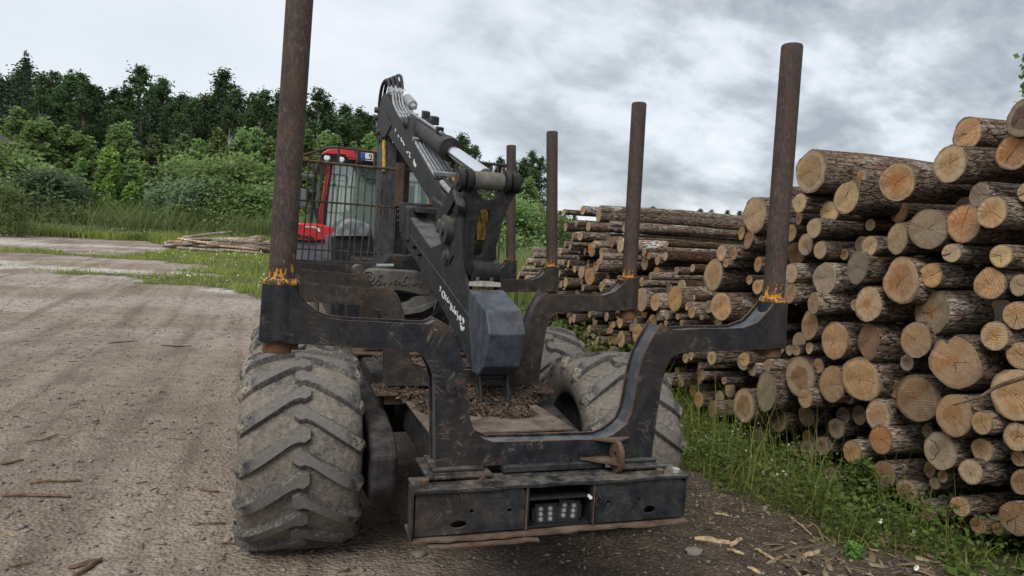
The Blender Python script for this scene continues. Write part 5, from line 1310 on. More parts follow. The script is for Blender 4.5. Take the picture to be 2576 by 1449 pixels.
# ================================================================= vegetation
def blades(n_try, xr, yr, mask, h, wdt, seed, lean=.5, seg=2, yfun=None, dens=None):
    """tapering grass blades as quads + tip; returns verts, faces, tint"""
    r = np.random.RandomState(seed)
    x = r.uniform(xr[0], xr[1], n_try); y = r.uniform(yr[0], yr[1], n_try) if yfun is None else yfun(r, n_try)
    k = mask(x, y)
    if dens is not None: k &= r.rand(n_try) < dens(x, y)
    x, y = x[k], y[k]; n = len(x); z = gzv(x, y) - .01
    H = h[0] + (h[1]-h[0])*r.rand(n)**1.5*(.55 + .9*vnoise(x, y, .7, seed+3)); W = wdt*(.6 + .8*r.rand(n)); a = r.rand(n)*2*np.pi; la = r.rand(n)*2*np.pi; ln = lean*H*(.25 + .75*r.rand(n))
    ux, uy = np.cos(a)*W/2, np.sin(a)*W/2; lx, ly = np.cos(la)*ln, np.sin(la)*ln
    st = []
    for t, ww in ((0, 1.0), (.55, .8), (1.0, .06)):
        cx, cy, cz = x + lx*t*t, y + ly*t*t, z + H*(t - .18*t*t*lean)
        st += [np.stack([cx-ux*ww, cy-uy*ww, cz], 1), np.stack([cx+ux*ww, cy+uy*ww, cz], 1)]
    V = np.stack(st, 1).reshape(-1, 3); b = np.arange(n)*6
    F = np.concatenate([np.stack([b, b+1, b+3, b+2], 1), np.stack([b+2, b+3, b+5, b+4], 1)])
    tint = np.repeat(np.clip(r.rand(n)*.6 + .55*vnoise(x, y, .5, seed+9) - .1, 0, 1), 6)
    return V, F, tint
def join_soup(parts):
    V = []; F = []; A = []; o = 0
    for v, f, a in parts: V.append(v); F.append(f + o); A.append(a); o += len(v)
    return np.concatenate(V), np.concatenate(F), np.concatenate(A)
def leaves(c, n, spread, size, seed, up=.4):
    """leaf quads scattered round a point"""
    r = np.random.RandomState(seed); P = np.asarray(c) + r.normal(size=(n, 3))*spread
    return leafquads(P, size, r, up)
def leafquads(P, size, r, up=.4, tint=None, asp=.62):
    n = len(P); d = r.normal(size=(n, 3)); d[:, 2] *= .6; d /= np.linalg.norm(d, axis=1)[:, None] + 1e-9
    q = r.normal(size=(n, 3)); q[:, 2] += up*2; q -= d*(q*d).sum(1)[:, None]; q /= np.linalg.norm(q, axis=1)[:, None] + 1e-9
    s_ = np.cross(d, q); sz = (size*(.6 + .8*r.rand(n)))[:, None]
    a = P - d*sz*.5; b = P + s_*sz*asp*.5; c = P + d*sz*.5; e_ = P - s_*sz*asp*.5
    V = np.stack([a, b, c, e_], 1).reshape(-1, 3); i = np.arange(n)*4
    return V, np.stack([i, i+1, i+2, i+3], 1), np.repeat(r.rand(n) if tint is None else tint, 4)

# turf on the yard
cam_d = lambda x, y: np.hypot(x + 1.2, y + 3.1)
def turf_mask(x, y):
    m_ = np.zeros(x.shape, bool); wob = (vnoise(x, y, .9, 1)-.5)*1.6; wy = (vnoise(x, y, .35, 2)-.5)*2.5
    for P in TURF: m_ |= inpoly(x + wob, y + wy, P)
    m_ |= inpoly(x, y + wy*.6, TURF2)
    return m_
S1 = blades(230000, (-26, 4.5), (9, 60), turf_mask, (.05, .22), .030, 31, dens=lambda x, y: .25 + .75*smooth(.3, .6, vnoise(x, y, .8, 41)))
S2 = blades(60000, (-24, 8), (44, 60), turf_mask, (.35, .85), .05, 32)
S3 = blades(16000, (-12, 0), (7, 30), lambda x, y: (vnoise(x, y, .8, 43) > .80) & (y > 13), (.04, .10), .02, 33)
V, F, A = join_soup([S1, S2, S3])
o = link_mesh('turf', fastmesh('turf', V, F, M['grass'], attr={'v': A})); tag(o, 'green turf strips and tufts growing across the gravel yard', 'grass', kind='stuff')
# white blossom specks in the turf
r = np.random.RandomState(8); x = r.uniform(-12, -1.2, 900); y = r.uniform(16, 56, 900); k = turf_mask(x, y); x, y = x[k], y[k]
P = np.stack([x, y, gzv(x, y) + .10 + .18*r.rand(len(x))], 1); V, F, A = leafquads(P, .05, r, 1.0, asp=.9)
o = link_mesh('white_blossom', fastmesh('white_blossom', V, F, M['flower'], attr={'v': A})); tag(o, 'tiny white flowers dotted over the turf', 'flowers', kind='stuff')

# weeds at the foot of the piles
def near_mask(x, y): return inpoly(x + (vnoise(x, y, 2.6, 5)-.5)*.55, y, NEAR) & (x < face_x_v(y) + .5)
def face_x_v(y): return 3.55 + .06*np.clip(y-4.3, 0, None)
nd = lambda x, y: np.clip(.45 + 1.0*smooth(.25, .6, vnoise(x, y, 1.6, 51)), 0, 1)*smooth(-.6, .9, y + (vnoise(x, y, 2.0, 57)-.5)*1.5 + (x-3.0)*.6)
W1 = blades(21000, (1.8, 4.6), (-.4, 12), near_mask, (.03, .19), .009, 61, 1.0, dens=nd)
W2 = blades(1100, (2.2, 4.0), (.3, 10), near_mask, (.35, .8), .008, 62, .5, dens=nd)
V, F, A = join_soup([W1, W2]); o = link_mesh('grass_by_log_pile', fastmesh('grass_by_log_pile', V, F, M['grass'], attr={'v': A})); tag(o, 'long green grass growing at the foot of the log piles', 'grass', kind='stuff')
r = np.random.RandomState(71); n = 46000; x = r.uniform(1.9, 4.2, n); y = r.uniform(-.3, 11, n); k = near_mask(x, y) & (r.rand(n) < nd(x, y)); x, y = x[k], y[k]
hgt = .03 + .30*r.rand(len(x))**1.4*smooth(.3, .7, vnoise(x, y, 1.3, 72)) ; P = np.stack([x, y, gzv(x, y) + hgt], 1)
L1 = leafquads(P, .040, r, 1.0); n2 = 520; x = r.uniform(2.2, 3.9, n2); y = r.uniform(-.2, 6, n2); k = near_mask(x, y); x, y = x[k], y[k]
L2 = leafquads(np.stack([x, y, gzv(x, y) + .05], 1), .09, r, 1.5, asp=.5)
# far side of the load space: bushy growth
n3 = 5000; x = r.uniform(1.6, 4.1, n3); y = r.uniform(5.5, 12, n3); k = x < face_x_v(y) + .1; x, y = x[k], y[k]
L3 = leafquads(np.stack([x, y, gzv(x, y) + r.rand(len(x))**1.6*.75*smooth(.2, .7, vnoise(x, y, .9, 74))], 1), .09, r, .6)
V, F, A = join_soup([L1, L2, L3]); o = link_mesh('broad_leaved_weeds', fastmesh('broad_leaved_weeds', V, F, M['weed'], attr={'v': A})); tag(o, 'low broad-leaved weeds along the base of the logs', 'weeds', kind='stuff')
# clover heads
r = np.random.RandomState(77); P = []
for _ in range(34):
    x, y = r.uniform(2.45, 3.4), r.uniform(1.2, 4.0)
    P.append((x, y, gz(x, y) + r.uniform(.15, .35)))
P = np.repeat(np.array(P), 9, 0) + r.normal(size=(34*9, 3))*.005; V, F, A = leafquads(P, .011, r, .3, asp=.8)
o = link_mesh('clover_heads', fastmesh('clover_heads', V, F, M['clover'], attr={'v': A})); tag(o, 'small whitish clover heads in the weeds by the wheel', 'flowers', kind='stuff')
# daisies one can count
def daisy(u, v, hgt):
    b = atG(u, v + 18); x, y = b[0], b[1]; z = gz(x, y); o = empty('daisy', (x, y, z)); h = hgt
    q = MB(); q.tube([(x, y, z), (x + .01, y, z + h*.5), (x + .02, y - .01, z + h)], .0025, 5); q.build('stem', M['weed'], o)
    q = MB(); c = np.array([x + .02, y - .015, z + h + .002])
    for k in range(14):
        a = 2*math.pi*k/14; d = np.array([math.cos(a), -.35, math.sin(a)*.8]); d /= np.linalg.norm(d); s_ = np.array([-math.sin(a), 0, math.cos(a)])*.0055
        q.add([c + d*.006, c + d*.014 + s_, c + d*.026, c + d*.014 - s_], [(0, 1, 2, 3)])
    q.build('petals', M['flower'], o); q = MB(); q.tube([c + (0, .002, 0), c - (0, .006, 0)], [.008, .006], 8); q.build('disc', M['yolk'], o, smooth='auto'); return o
for k, (u, v, h, lab) in enumerate([(1945,1055,.20,'white daisy before a dark log end, upper of a pair'),(1953,1083,.16,'white daisy before a dark log end, lower of a pair'),(2187,1169,.22,'white daisy beside the tall feathery weed'),
      (2197,1274,.10,'leftmost daisy of a close trio'),(2212,1275,.10,'rightmost daisy of a close trio'),(2196,1285,.08,'lowest daisy of a close trio'),(2200,1329,.10,'lone white daisy below the trio'),(2286,1349,.09,'white daisy near the lowest log ends'),(2289,1438,.06,'white daisy at the bottom edge of the picture'),(1747,1027,.24,'white daisy next to the right rear wheel')]):
    tag(daisy(u, v, h), lab, 'daisy', 'daisies by the log pile')
# feathery tall weed and other single plants
def weed(x, y, hgt, nst, lab, seed, size=.07, mat='weed'):
    r = np.random.RandomState(seed); z = gz(x, y); o = empty('leafy_weed', (x, y, z)); q = MB(); PP = []
    for k in range(nst):
        a = r.rand()*6.28; l = hgt*(.12 + .25*r.rand()); top = np.array([x + math.cos(a)*l, y + math.sin(a)*l, z + hgt*(.6 + .4*r.rand())]); b = np.array([x, y, z]); m_ = (b + top)/2 + np.array([0, 0, hgt*.08])
        S = spline([b, m_, top], 6); q.tube(S, [.006*(1 - .7*i/len(S)) for i in range(len(S))], 5)
        for p in S[2:]:
            for _ in range(7): PP.append(p + r.normal(size=3)*np.array([.035, .035, .02])*(hgt/.5))
    q.build('stem', M['weed'], o); V, F, A = leafquads(np.array(PP), size, r, .8, asp=.4); link_mesh('leaves', fastmesh('leaves', V, F, M[mat], attr={'v': A}), o).matrix_parent_inverse = Matrix.Translation(-Vector((x, y, z)))
    tag(o, lab, 'weed', 'single weeds by the log pile'); return o
b = atG(2185, 1290); weed(b[0], b[1], .42, 7, 'tall feathery bright weed beside the low daisies', 81)
b = atG(2480, 1240); weed(b[0], b[1], .45, 4, 'leafy plant growing up against the right-hand logs', 82)
b = atG(1905, 980); weed(b[0], b[1] - .6, .75, 4, 'climbing weed in front of the birch log by the wheel', 83)
b = atG(2350, 1170); weed(b[0], b[1], .2, 4, 'small weed under the lowest grey logs', 84)
b = atG(2125, 1449); weed(b[0] + .2, b[1] + .15, .12, 5, 'low weed at the edge of the bark litter', 85)

# trees ------------------------------------------------------------------------------------------------
def crown_mesh(name, kind, seed, mat, trunkmat):
    """unit-height tree meshes: leafy crown and tapered trunk with limbs"""
    r = np.random.RandomState(seed); P = []; tint = []; limbs = MB()
    limbs.tube([(0, 0, 0), (r.normal()*.006, r.normal()*.006, .45), (r.normal()*.01, r.normal()*.01, .97)], [.015, .010, .002], 7)
    if kind == 'spruce':
        for k in range(34):
            t = (k + .5)/34; z = .08 + .92*t; R = .20*(1 - t)**.85 + .006
            for j in range(max(4, int(15*(1 - t) + 4))):
                a = r.rand()*6.28; L = R*(.75 + .4*r.rand()); nn = max(3, int(70*L))
                s = np.linspace(.15, 1, nn); pts = np.stack([np.cos(a)*L*s, np.sin(a)*L*s, z - .10*L*s**1.5*1.6 + r.normal(size=nn)*.004], 1)
                for _ in range(2): P.append(pts + r.normal(size=pts.shape)*np.array([.010, .010, .006]))
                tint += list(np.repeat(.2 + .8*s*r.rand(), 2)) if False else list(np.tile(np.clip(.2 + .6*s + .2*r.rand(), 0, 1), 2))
        size = .020; asp = .5
    else:
        if kind == 'tall': z0, z1, R, nc = .16, 1.0, .135, 150
        elif kind == 'slim': z0, z1, R, nc = .06, 1.0, .125, 130
        elif kind == 'bush': z0, z1, R, nc = .03, .98, .50, 110
        elif kind == 'weep': z0, z1, R, nc = .06, 1.0, .20, 110
        for k in range(nc):
            t = r.rand()**(.9); z = z0 + (z1 - z0)*t
            env = R*(math.sin(math.pi*min(1, .12 + .86*t))**.65 if kind != 'bush' else math.sqrt(max(.02, 1 - (t*.95)**2.2)))
            if kind in ('tall', 'slim'): env = R*(min(1, t/.16)**.6)*(1 - max(0, (t - .25)/.75)**1.6)**.9 + .008
            if kind == 'weep': env = R*(1 - t)**.6 + .01
            a = r.rand()*6.28; q = env*(.35 + .75*r.rand()**.6); c = np.array([math.cos(a)*q, math.sin(a)*q, z])
            if k % 4 == 0: limbs.tube([(0, 0, max(.02, z - .10 - .2*q)), tuple(c*np.array([.55, .55, 1]) - np.array([0, 0, .03])), tuple(c)], [.0045, .003, .001], 5)
            cs = (.030 if kind in ('tall', 'slim', 'weep') else .085)*(.6 + .8*r.rand())*(1 - .5*t if kind != 'bush' else 1); n = 42 if kind != 'bush' else 60
            d = r.normal(size=(n, 3))*cs*np.array([1, 1, .75]); pts = c + d
            if kind == 'weep': pts[:, 2] -= np.abs(d[:, 0])*.8
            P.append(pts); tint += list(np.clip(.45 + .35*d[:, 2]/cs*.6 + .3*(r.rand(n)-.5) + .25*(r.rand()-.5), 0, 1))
        size = {'tall': .0165, 'slim': .026, 'weep': .040, 'bush': .050}[kind]; asp = .62
    P = np.concatenate(P); V, F, A = leafquads(P, size, r, .5, tint=np.array(tint)[:len(P)], asp=asp)
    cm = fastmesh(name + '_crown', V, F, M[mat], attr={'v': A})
    lo = limbs.build(name + '_trunk', M[trunkmat], None, smooth='auto'); tm = lo.data; bpy.data.objects.remove(lo)
    return cm, tm
PROTO = {}
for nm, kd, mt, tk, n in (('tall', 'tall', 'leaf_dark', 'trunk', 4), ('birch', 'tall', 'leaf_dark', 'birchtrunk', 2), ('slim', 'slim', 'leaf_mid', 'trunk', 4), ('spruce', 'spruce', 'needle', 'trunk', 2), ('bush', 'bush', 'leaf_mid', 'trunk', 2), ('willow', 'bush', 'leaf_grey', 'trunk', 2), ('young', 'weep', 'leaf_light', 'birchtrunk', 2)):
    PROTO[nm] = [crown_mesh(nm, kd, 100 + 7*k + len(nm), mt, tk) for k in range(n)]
TR = 0
def tree(u, vtop, y, kind, lab=None, width=1.0, group=None, cat='tree', name='tree'):
    global TR; TR += 1
    r = random.Random(TR*13 + 1)
    top = atY(u, vtop, y); x = top[0]; zb = float(ground_z(x, y)) - .05; h = max(.5, top[2] - zb)
    cm, tm = PROTO[kind][r.randrange(len(PROTO[kind]))]
    o = empty(name, (x, y, zb)); o.scale = (h*width, h*width, h); o.rotation_euler = (r.uniform(-.02, .02), r.uniform(-.03, .03), r.uniform(0, 6.28))
    for nm, me in (('crown', cm), ('trunk', tm)):
        c = bpy.data.objects.new(nm, me); col.objects.link(c); c.parent = o
    tag(o, lab or 'tree', cat, group); o['u'] = u; TREES.append((o, kind, u, y)); return o
TREES = []
# tall forest behind (crest read off the photograph)
crest = [(-60,150),(-20,180),(20,178),(62,130),(110,185),(140,190),(178,172),(215,195),(250,205),(290,215),(320,205),(350,182),(388,200),(420,192),(455,220),(490,228),(520,222),(545,215),(572,196),(610,235),(640,240),(672,222),(700,228),(735,250),(770,255),(797,236),(830,262),(865,262),(905,268),(935,285),(960,300),(990,310),(1020,320),(1060,335),(1100,345),(1140,350),(1170,348),(1195,372),(1225,392),(1258,388),(1290,395),(1318,390),(1340,392),(1360,400)]
rt = random.Random(3)
for u, v in crest:
    kd = 'spruce' if u in (62, 178, 20) else rt.choice(['tall', 'tall', 'birch', 'tall'])
    tree(u, v + rt.uniform(-14, 22)*(u not in (62, 178)), rt.uniform(74, 80) if u < 1150 else rt.uniform(70, 76), kd, width=rt.uniform(1.0, 1.3) if kd != 'spruce' else .9)
for k in range(40):
    u = -40 + k*35 + rt.uniform(-10, 10); v = np.interp(u, [c[0] for c in crest], [c[1] for c in crest]) + rt.uniform(12, 80)
    tree(u, v, rt.uniform(67, 73), rt.choice(['tall', 'tall', 'birch', 'spruce']) if rt.random() < .8 else 'tall', width=rt.uniform(1.0, 1.35))
for k in range(34):
    u = -50 + k*42 + rt.uniform(-12, 12); v = np.interp(u, [c[0] for c in crest], [c[1] for c in crest]) + rt.uniform(18, 55)
    tree(u, v, rt.uniform(83, 90), 'tall', width=rt.uniform(1.2, 1.5))
# thicket in front: young aspens and birches
th = [(-30,300),(10,310),(45,295),(75,330),(105,320),(130,345),(160,335),(192,300),(225,350),(262,345),(290,315),(318,330),(345,352),(385,338),(420,360),(455,352),(500,355),(530,352),(560,342),(590,356),(615,340),(645,350),(680,345),(720,350),(770,352),(810,356),(850,362),(895,345),(930,360),(1000,380),(1060,400),(1120,420),(1180,430),(1230,440),(1280,450),(1330,470)]
for u, v in th: tree(u, v + rt.uniform(-25, 40), rt.uniform(59, 65), 'slim', width=rt.uniform(1.0, 1.5))
for k in range(26): tree(-30 + 29*k + rt.uniform(-8, 8), rt.uniform(400, 440), rt.uniform(56.5, 59), rt.choice(['slim', 'bush', 'slim']), width=rt.uniform(.9, 1.3))
# single shrubs one can tell apart
tree(280, 372, 55.5, 'young', 'pale yellow-green young birch standing before the dark thicket', 1.0, 'lone bushes at the edge of the reeds', 'tree', 'young_birch')
tree(330, 460, 55.3, 'young', 'low yellowish birch bush right of the pale young birch', 1.2, 'lone bushes at the edge of the reeds', 'bush', 'young_birch')
tree(120, 432, 54, 'willow', 'round grey-green willow bush at the left', 1.35, 'lone bushes at the edge of the reeds', 'bush', 'willow_bush')
tree(60, 400, 55, 'bush', 'bright green bush behind the round willow', 1.1, 'lone bushes at the edge of the reeds', 'bush', 'leafy_bush')
tree(-4, 372, 55.5, 'bush', 'dark bush below the shed roof at the left edge', 1.0, 'lone bushes at the edge of the reeds', 'bush', 'leafy_bush')
tree(8, 468, 46, 'bush', 'dark bush cut by the left picture edge', .8, 'lone bushes at the edge of the reeds', 'bush', 'leafy_bush')
tree(520, 448, 55, 'willow', 'grey-green willow bush in the middle of the thicket edge', 1.2, 'lone bushes at the edge of the reeds', 'bush', 'willow_bush')
tree(455, 455, 55.5, 'willow', 'smaller willow bush left of the middle one', 1.2, 'lone bushes at the edge of the reeds', 'bush', 'willow_bush')
tree(640, 465, 54.5, 'bush', 'bushy shrub just left of the left stake', 1.2, 'lone bushes at the edge of the reeds', 'bush', 'leafy_bush')
tree(580, 470, 54.5, 'bush', 'shrub between the middle willow and the left stake', 1.2, 'lone bushes at the edge of the reeds', 'bush', 'leafy_bush')
for k, (u, v) in enumerate(((1275,500),(1310,520),(1345,545),(1385,540),(1410,560))): tree(u, v, 40 + 2*k, 'bush', None, 1.1)
# trees beyond the far pile and at the right edge
for u, v, y in ((1420,538,120),(1446,540,150),(1640,520,160),(1668,526,180),(1762,526,190),(1792,528,200),(1830,530,210),(1865,532,210),(1410,530,100)): tree(u, v, y, 'tall', None, 1.3)
for k in range(12): tree(1385 + 45*k, 548 + 3*k, 140 + 3*k, 'tall', None, 1.6)
tree(2640, 60, 9.5, 'slim', 'leafy treetop at the right edge behind the pile', .7)
# labels for the wood: by kind, row and place
rows = {}
for o, kind, u, y in TREES:
    if o['label'] != 'tree': continue
    key = ('forest' if 66 <= y < 82 and u < 1385 else ('deep forest' if 82 <= y < 95 and u < 1400 else ('thicket' if 54 <= y < 66 else ('bushes right of the crane' if 36 < y < 54 else 'far treeline'))))
    rows.setdefault((key, kind), []).append((u, o))
KN = {'tall': 'dark leafy tree', 'birch': 'pale-trunked birch', 'spruce': 'pointed dark spruce', 'slim': 'slender young tree', 'bush': 'rounded leafy bush', 'willow': 'willow bush', 'young': 'young birch'}
for (key, kind), L in rows.items():
    L.sort(key=lambda q: q[0])
    for k, (u, o) in enumerate(L):
        tag(o, '%s in the %s, %s from the left' % (KN[kind], key, ORD[k] if k < len(ORD) else 'number %d' % (k+1)), 'bush' if kind == 'bush' else 'tree', 'trees of the ' + key)
for o, *_ in TREES:
    if 'u' in o.keys(): del o['u']
# reeds and tall grass in front of the thicket
def reed_mask(x, y): return (x < 10)
R1 = blades(24000, (-40, 9), (50, 57), lambda x, y: (y > 50.5 + 1.0*vnoise(x, y, .15, 90) + np.clip(x + 14, 0, 20)*-.05), (1.3, 3.1), .10, 91, .7)
R2 = blades(22000, (-40, 9), (46, 52), lambda x, y: (y > 49.0 + (vnoise(x, y, .2, 93)-.5)*3 ), (.4, 1.2), .06, 92, .5)
R3 = blades(15000, (2.5, 16), (17, 40), lambda x, y: np.abs(x - 3 - (y-10)*.30) < 3.2, (.6, 1.5), .05, 94, .5)
V, F, A = join_soup([R1, R2, R3]); o = link_mesh('reeds', fastmesh('reeds', V, F, M['reed'], attr={'v': A})); tag(o, 'belt of tall green reeds along the far side of the yard', 'reeds', kind='stuff')
r = np.random.RandomState(96); n = 20000; x = r.uniform(-42, 8, n); y = r.uniform(51.5, 57, n); hgt = r.rand(n)**.8*2.3*(.4 + .8*vnoise(x, y, .25, 97))
V, F, A = leafquads(np.stack([x, y, gzv(x, y) + hgt], 1), .24, r, 1.3, asp=.5)
n = 9000; x = r.uniform(-40, 4, n); y = r.uniform(48.5, 51.5, n); x2 = leafquads(np.stack([x, y, gzv(x, y) + r.rand(n)*.9*vnoise(x, y, .3, 98)], 1), .16, r, .5)
V, F, A = join_soup([(V, F, A), x2]); o = link_mesh('undergrowth', fastmesh('undergrowth', V, F, M['leaf_mid'], attr={'v': A})); tag(o, 'tangled green undergrowth between reeds and thicket', 'undergrowth', kind='stuff')
r = np.random.RandomState(99); n = 2600; x = r.uniform(-40, 2, n); y = r.uniform(48.2, 50.5, n); k = vnoise(x, y, .3, 100) > .5; x, y = x[k], y[k]
V, F, A = leafquads(np.stack([x, y, gzv(x, y) + .3 + .5*r.rand(len(x))], 1), .14, r, 1, asp=.8)
o = link_mesh('meadowsweet', fastmesh('meadowsweet', V, F, M['leaf_grey'], attr={'v': np.ones(len(A))})); tag(o, 'pale flowering meadow plants along the gravel edge', 'flowers', kind='stuff')

# ================================================================= litter, stones, sticks
def chips(n, pos, size, seed, flat=.25):
    """little irregular wood and bark flakes as wedges"""
    r = np.random.RandomState(seed); P = pos(r, n); n = len(P)
    a = r.rand(n)*6.28; L = size*(.4 + 1.2*r.rand(n)**2); W = L*(.12 + .3*r.rand(n)); tl = r.normal(size=n)*flat; H = W*.35
    d = np.stack([np.cos(a), np.sin(a), tl], 1); s_ = np.stack([-np.sin(a), np.cos(a), r.normal(size=n)*.25], 1); u = np.array([0, 0, 1.0])
    p0 = P - d*L[:, None]/2; p1 = P + d*L[:, None]/2; w_ = s_*W[:, None]/2; h_ = u*H[:, None]
    V = np.stack([p0 - w_*.5, p0 + w_, p1 + w_*.4, p1 - w_*.8, p0 + h_, p1 + h_*.6], 1).reshape(-1, 3); b = np.arange(n)*6
    F = np.concatenate([np.stack([b, b+3, b+5, b+4], 1), np.stack([b+1, b+4, b+5, b+2], 1), np.stack([b+3, b+2, b+5, b+5], 1)[:, :4], np.stack([b, b+4, b+1, b+1], 1)[:, :4]])
    F3 = np.concatenate([np.stack([b, b+3, b+5], 1), np.stack([b, b+5, b+4], 1), np.stack([b+1, b+4, b+5], 1), np.stack([b+1, b+5, b+2], 1), np.stack([b+3, b+2, b+5], 1), np.stack([b, b+4, b+1], 1)])
    return V, F3, np.repeat(r.rand(n)**1.8, 6)
def pos_ground(x0, x1, y0, y1, f=None):
    def g(r, n):
        x = r.uniform(x0, x1, n); y = y0 + (y1-y0)*r.rand(n)
        if f is not None: k = r.rand(n) < f(x, y); x, y = x[k], y[k]
        return np.stack([x, y, gzv(x, y) + .004], 1)
    return g
C1 = chips(8000, pos_ground(-.4, 3.6, -.6, 3.0, lambda x, y: smooth(.5, 2.4, x)*(.15 + .85*smooth(.45, .65, vnoise(x, y, 1.5, 110)))), .045, 111)
C2 = chips(420, pos_ground(1.9, 3.2, -.2, .9), .11, 112)
C3 = chips(9000, pos_ground(-9, 1.0, -1.0, 14, lambda x, y: smooth(.5, .75, vnoise(x, y, .9, 113))*.9 + .06), .05, 114, .1)
C4 = chips(5200, pos_ground(-4.5, 2.5, -1.6, 1.8), .022, 115, .1)
V, F, A = join_soup([C1, C2, C3, C4]); o = link_mesh('bark_litter', fastmesh('bark_litter', V, F, M['chip'], attr={'v': A})); tag(o, 'bark flakes and wood chips scattered over the yard', 'litter', kind='stuff')
# debris heaped on the deck
def pos_deck(r, n):
    x = r.uniform(-.46, .44, n); y = np.where(r.rand(n) < .6, r.uniform(.85, 1.7, n), r.uniform(1.4, 4.2, n))
    k = ((y > 1.40) | (np.hypot((x - .0)/.46, (y - 1.45)/.64) < 1 - .35*(vnoise(x, y, 6, 120)-.3))); x, y = x[k], y[k]
    hh = .048*np.exp(-((x - .02)/.34)**2 - ((y - 1.5)/.42)**2) + .012
    return np.stack([x, y, .953 + r.rand(len(x))*hh], 1)
D1 = chips(9500, pos_deck, .045, 121, .5)
def pos_mount(r, n):
    x = r.uniform(-.62, .62, n); y = r.uniform(1.47, 1.80, n); return np.stack([x, y, .988 + r.rand(n)*.03*np.exp(-((np.abs(x)-.45)/.15)**2)], 1)
D2 = chips(1500, pos_mount, .035, 122, .5)
def pos_boom(r, n):
    x = r.uniform(-.50, -.30, n); return np.stack([x, r.uniform(1.95, 2.6, n), 1.045 + r.rand(n)*.03], 1)
D3 = chips(500, pos_boom, .03, 123, .5)
V, F, A = join_soup([D1, D2, D3]); o = link_mesh('deck_debris', fastmesh('deck_debris', V, F, M['chip'], attr={'v': A*.8})); tag(o, 'bark and twigs heaped on the machine deck', 'litter', kind='stuff')
# gravel
def pebbles(n, pos, size, seed):
    r = np.random.RandomState(seed); P = pos(r, n); n = len(P)
    base = np.array([(1,0,0),(-1,0,0),(0,1,0),(0,-1,0),(0,0,1),(0,0,-1)], float); f = np.array([(0,2,4),(2,1,4),(1,3,4),(3,0,4),(2,0,5),(1,2,5),(3,1,5),(0,3,5)])
    sc = size*(.35 + 1.3*r.rand(n)**3); V = P[:, None, :] + base[None]*(sc[:, None, None])*(.6 + .8*r.rand(n, 6, 1))*np.array([1, 1, .6]) + r.normal(size=(n, 6, 3))*sc[:, None, None]*.2
    F = (f[None] + (np.arange(n)*6)[:, None, None]).reshape(-1, 3); return V.reshape(-1, 3), F, np.repeat(r.rand(n), 6)
G1 = pebbles(6000, pos_ground(-5.5, 2.8, -1.8, 3.5), .011, 131); G2 = pebbles(9000, pos_ground(-11, 0, 3, 24), .016, 132)
G4 = pebbles(900, pos_ground(-6, 2.6, -1.6, 6), .020, 134)
G3 = pebbles(5000, pos_ground(-3.6, 2.6, -1.6, .8), .007, 133)
V, F, A = join_soup([G1, G2, G3, G4]); o = link_mesh('gravel', fastmesh('gravel', V, F, M['stone'], attr={'v': A}, smooth=True)); tag(o, 'loose pale gravel pressed into the yard', 'gravel', kind='stuff')
# stones one can pick out
for k, (u, v, s_, lab) in enumerate([(1053,1391,.045,'flat pale stone just below the bumper left corner'),(505,1436,.03,'round pale stone near the bottom left'),(300,1270,.022,'small pale stone beside the long stick'),(530,1368,.024,'grey stone left of the rear wheel foot'),(1745,1395,.05,'pale flat stone right of the bumper'),(432,1278,.022,'small grey stone at mid left ground')]):
    b = atG(u, v); r = random.Random(k); q = MB(); V = []; F = []; n = 9
    for i in range(6):
        t = math.pi*i/5
        for j in range(n): a = 2*math.pi*j/n; rr = s_*(.8 + .4*r.random()); V.append((rr*math.sin(t)*math.cos(a)*1.2, rr*math.sin(t)*math.sin(a), rr*math.cos(t)*.5))
    for i in range(5):
        for j in range(n): F.append((i*n+j, i*n+(j+1) % n, (i+1)*n+(j+1) % n, (i+1)*n+j))
    q.add(V, F); o = q.build('stone', M['stone'], None, smooth='auto'); a_ = o.data.attributes.new('v', 'FLOAT', 'POINT'); a_.data.foreach_set('value', [.4]*len(V)); o.location = (b[0], b[1], gz(b[0], b[1]) + s_*.25); tag(o, lab, 'stone', 'stones on the yard')
# sticks and bark strips
def stick(pa, pb, r0, lab, mat='stick', name='stick', lift=.012):
    a, b = atG(*pa), atG(*pb); rg = random.Random(int(pa[0])); P = []
    for t in np.linspace(0, 1, 7):
        x = a[0] + (b[0]-a[0])*t + rg.uniform(-.005, .005); y = a[1] + (b[1]-a[1])*t + rg.uniform(-.006, .006); P.append((x, y, gz(x, y) + lift + rg.uniform(0, .008)))
    q = MB(); q.tube(P, [r0*(.5 + .6*math.sin(math.pi*(.15 + .7*i/6)))*rg.uniform(.8, 1.2) for i in range(7)], 6)
    o = q.build(name, M[mat], None, smooth='auto'); tag(o, lab, 'stick', 'sticks on the yard')
for pa, pb, r0, lab in [((2,1257),(178,1249),.012,'long brown stick at the left picture edge'),((75,1222),(205,1208),.009,'reddish stick above the longest one'),((0,1169),(58,1158),.010,'short thick stick at the left edge'),((20,1417),(85,1402),.007,'thin twig at the lower left'),((190,1447),(255,1404),.013,'bark strip leaning to the bottom edge'),((170,1424),(258,1405),.016,'weathered bark slab at the bottom left'),
      ((65,1115),(128,1107),.006,'dark twig at left mid ground'),((105,1110),(145,1098),.007,'slanting dark twig at left mid ground'),((502,1235),(548,1240),.009,'brown bark strip left of the rear wheel'),((555,1372),(620,1371),.006,'thin twig under the rear wheel'),((508,1320),(570,1322),.006,'short twig by the wheel side'),((420,1110),(470,1112),.005,'straight twig in the yard centre'),((405,870),(480,866),.010,'far straight twig on the pale gravel'),((270,865),(345,862),.010,'far dark twig left of the straight one'),((860,1355),(900,1362),.006,'pale splinter in the shade right of the wheel')]:
    stick(pa, pb, r0, lab)
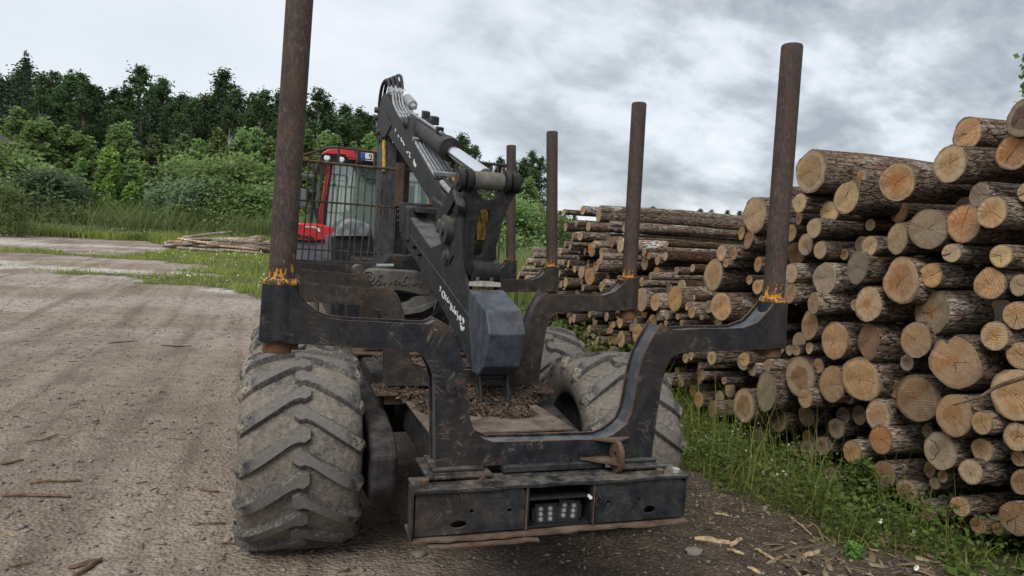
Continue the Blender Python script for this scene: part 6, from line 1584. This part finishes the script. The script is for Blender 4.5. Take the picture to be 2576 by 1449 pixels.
for pa, pb, r0, lab in [((1745,1367),(1835,1379),.020,'long pale bark slab on the ground right of the bumper'),((1838,1385),(1862,1368),.014,'curled pale chip beside the long bark slab'),((1900,1393),(1945,1420),.010,'pale splinter among the chips'),((1795,1300),(1835,1310),.008,'thin splinter near the weeds'),((2022,1415),(2058,1404),.018,'chunky wood block at the lower right'),((1830,1395),(1870,1405),.010,'broken splinter by the curled chip'),((1990,1310),(2050,1368),.006,'thin pale twig slanting under the weeds'),((1880,1440),(1915,1455),.012,'pale chip at the bottom edge')]:
    stick(pa, pb, r0, lab, 'splinter', 'wood_splinter')
# twig sticking out of the near pile
q = MB(); a, b = atX(2398, 1018, 3.1), atX(2590, 945, 3.25); P = [a, a + (b-a)*.35 + (0, 0, -.015), a + (b-a)*.6 + (0, 0, .01), b]; q.tube(spline(P, 4), [.007 + .0007*i for i in range(13)], 7)
o = q.build('bare_branch', M['stick'], None, smooth='auto'); tag(o, 'bare reddish branch sticking out across the right-hand log ends', 'branch')
# utility pole and wires beyond the load space
b = atY(1353, 560, 60); q = MB(); q.tube([(b[0], 60, float(ground_z(b[0], 60))), (b[0], 60, atY(1353, 514, 60)[2])], [.13, .10], 8); po = empty('utility_pole', (b[0], 60, float(ground_z(b[0], 60))))
o = q.build('pole', M['trunk'], po, smooth='auto'); q = MB(); z = atY(1353, 516, 60)[2]; q.box((b[0]-.7, 59.95, z-.08), (b[0]+.7, 60.05, z)); q.build('cross_arm', M['trunk'], po); tag(po, 'wooden utility pole in front of the trees right of the crane', 'utility pole')
# corner of a shed at the left edge
sx = atY(18, 351, 57.5); sh_ = empty('shed', (sx[0] - 3, 58, float(ground_z(0, 58)))); zr = sx[2]; zg_ = float(ground_z(0, 58))
q = MB(); q.box((sx[0]-6, 57.8, zg_), (sx[0]-.6, 63, zr - .2)); q.build('wall', M['shedwood'], sh_)
q = MB(); A = [(sx[0]+.15, 57.3, zr - .35), (sx[0]+.15, 63.5, zr - .35), (sx[0]-3.2, 63.5, zr + 1.2), (sx[0]-3.2, 57.3, zr + 1.2)]; q.prism(A, [(p[0], p[1], p[2] + .16) for p in A])
A = [(sx[0]-6.5, 57.3, zr - .35), (sx[0]-6.5, 63.5, zr - .35), (sx[0]-3.2, 63.5, zr + 1.2), (sx[0]-3.2, 57.3, zr + 1.2)]; q.prism(A, [(p[0], p[1], p[2] + .16) for p in A]); q.build('roof', M['shedroof'], sh_)
tag(sh_, 'corner of a dark shed roof at the left picture edge', 'shed')
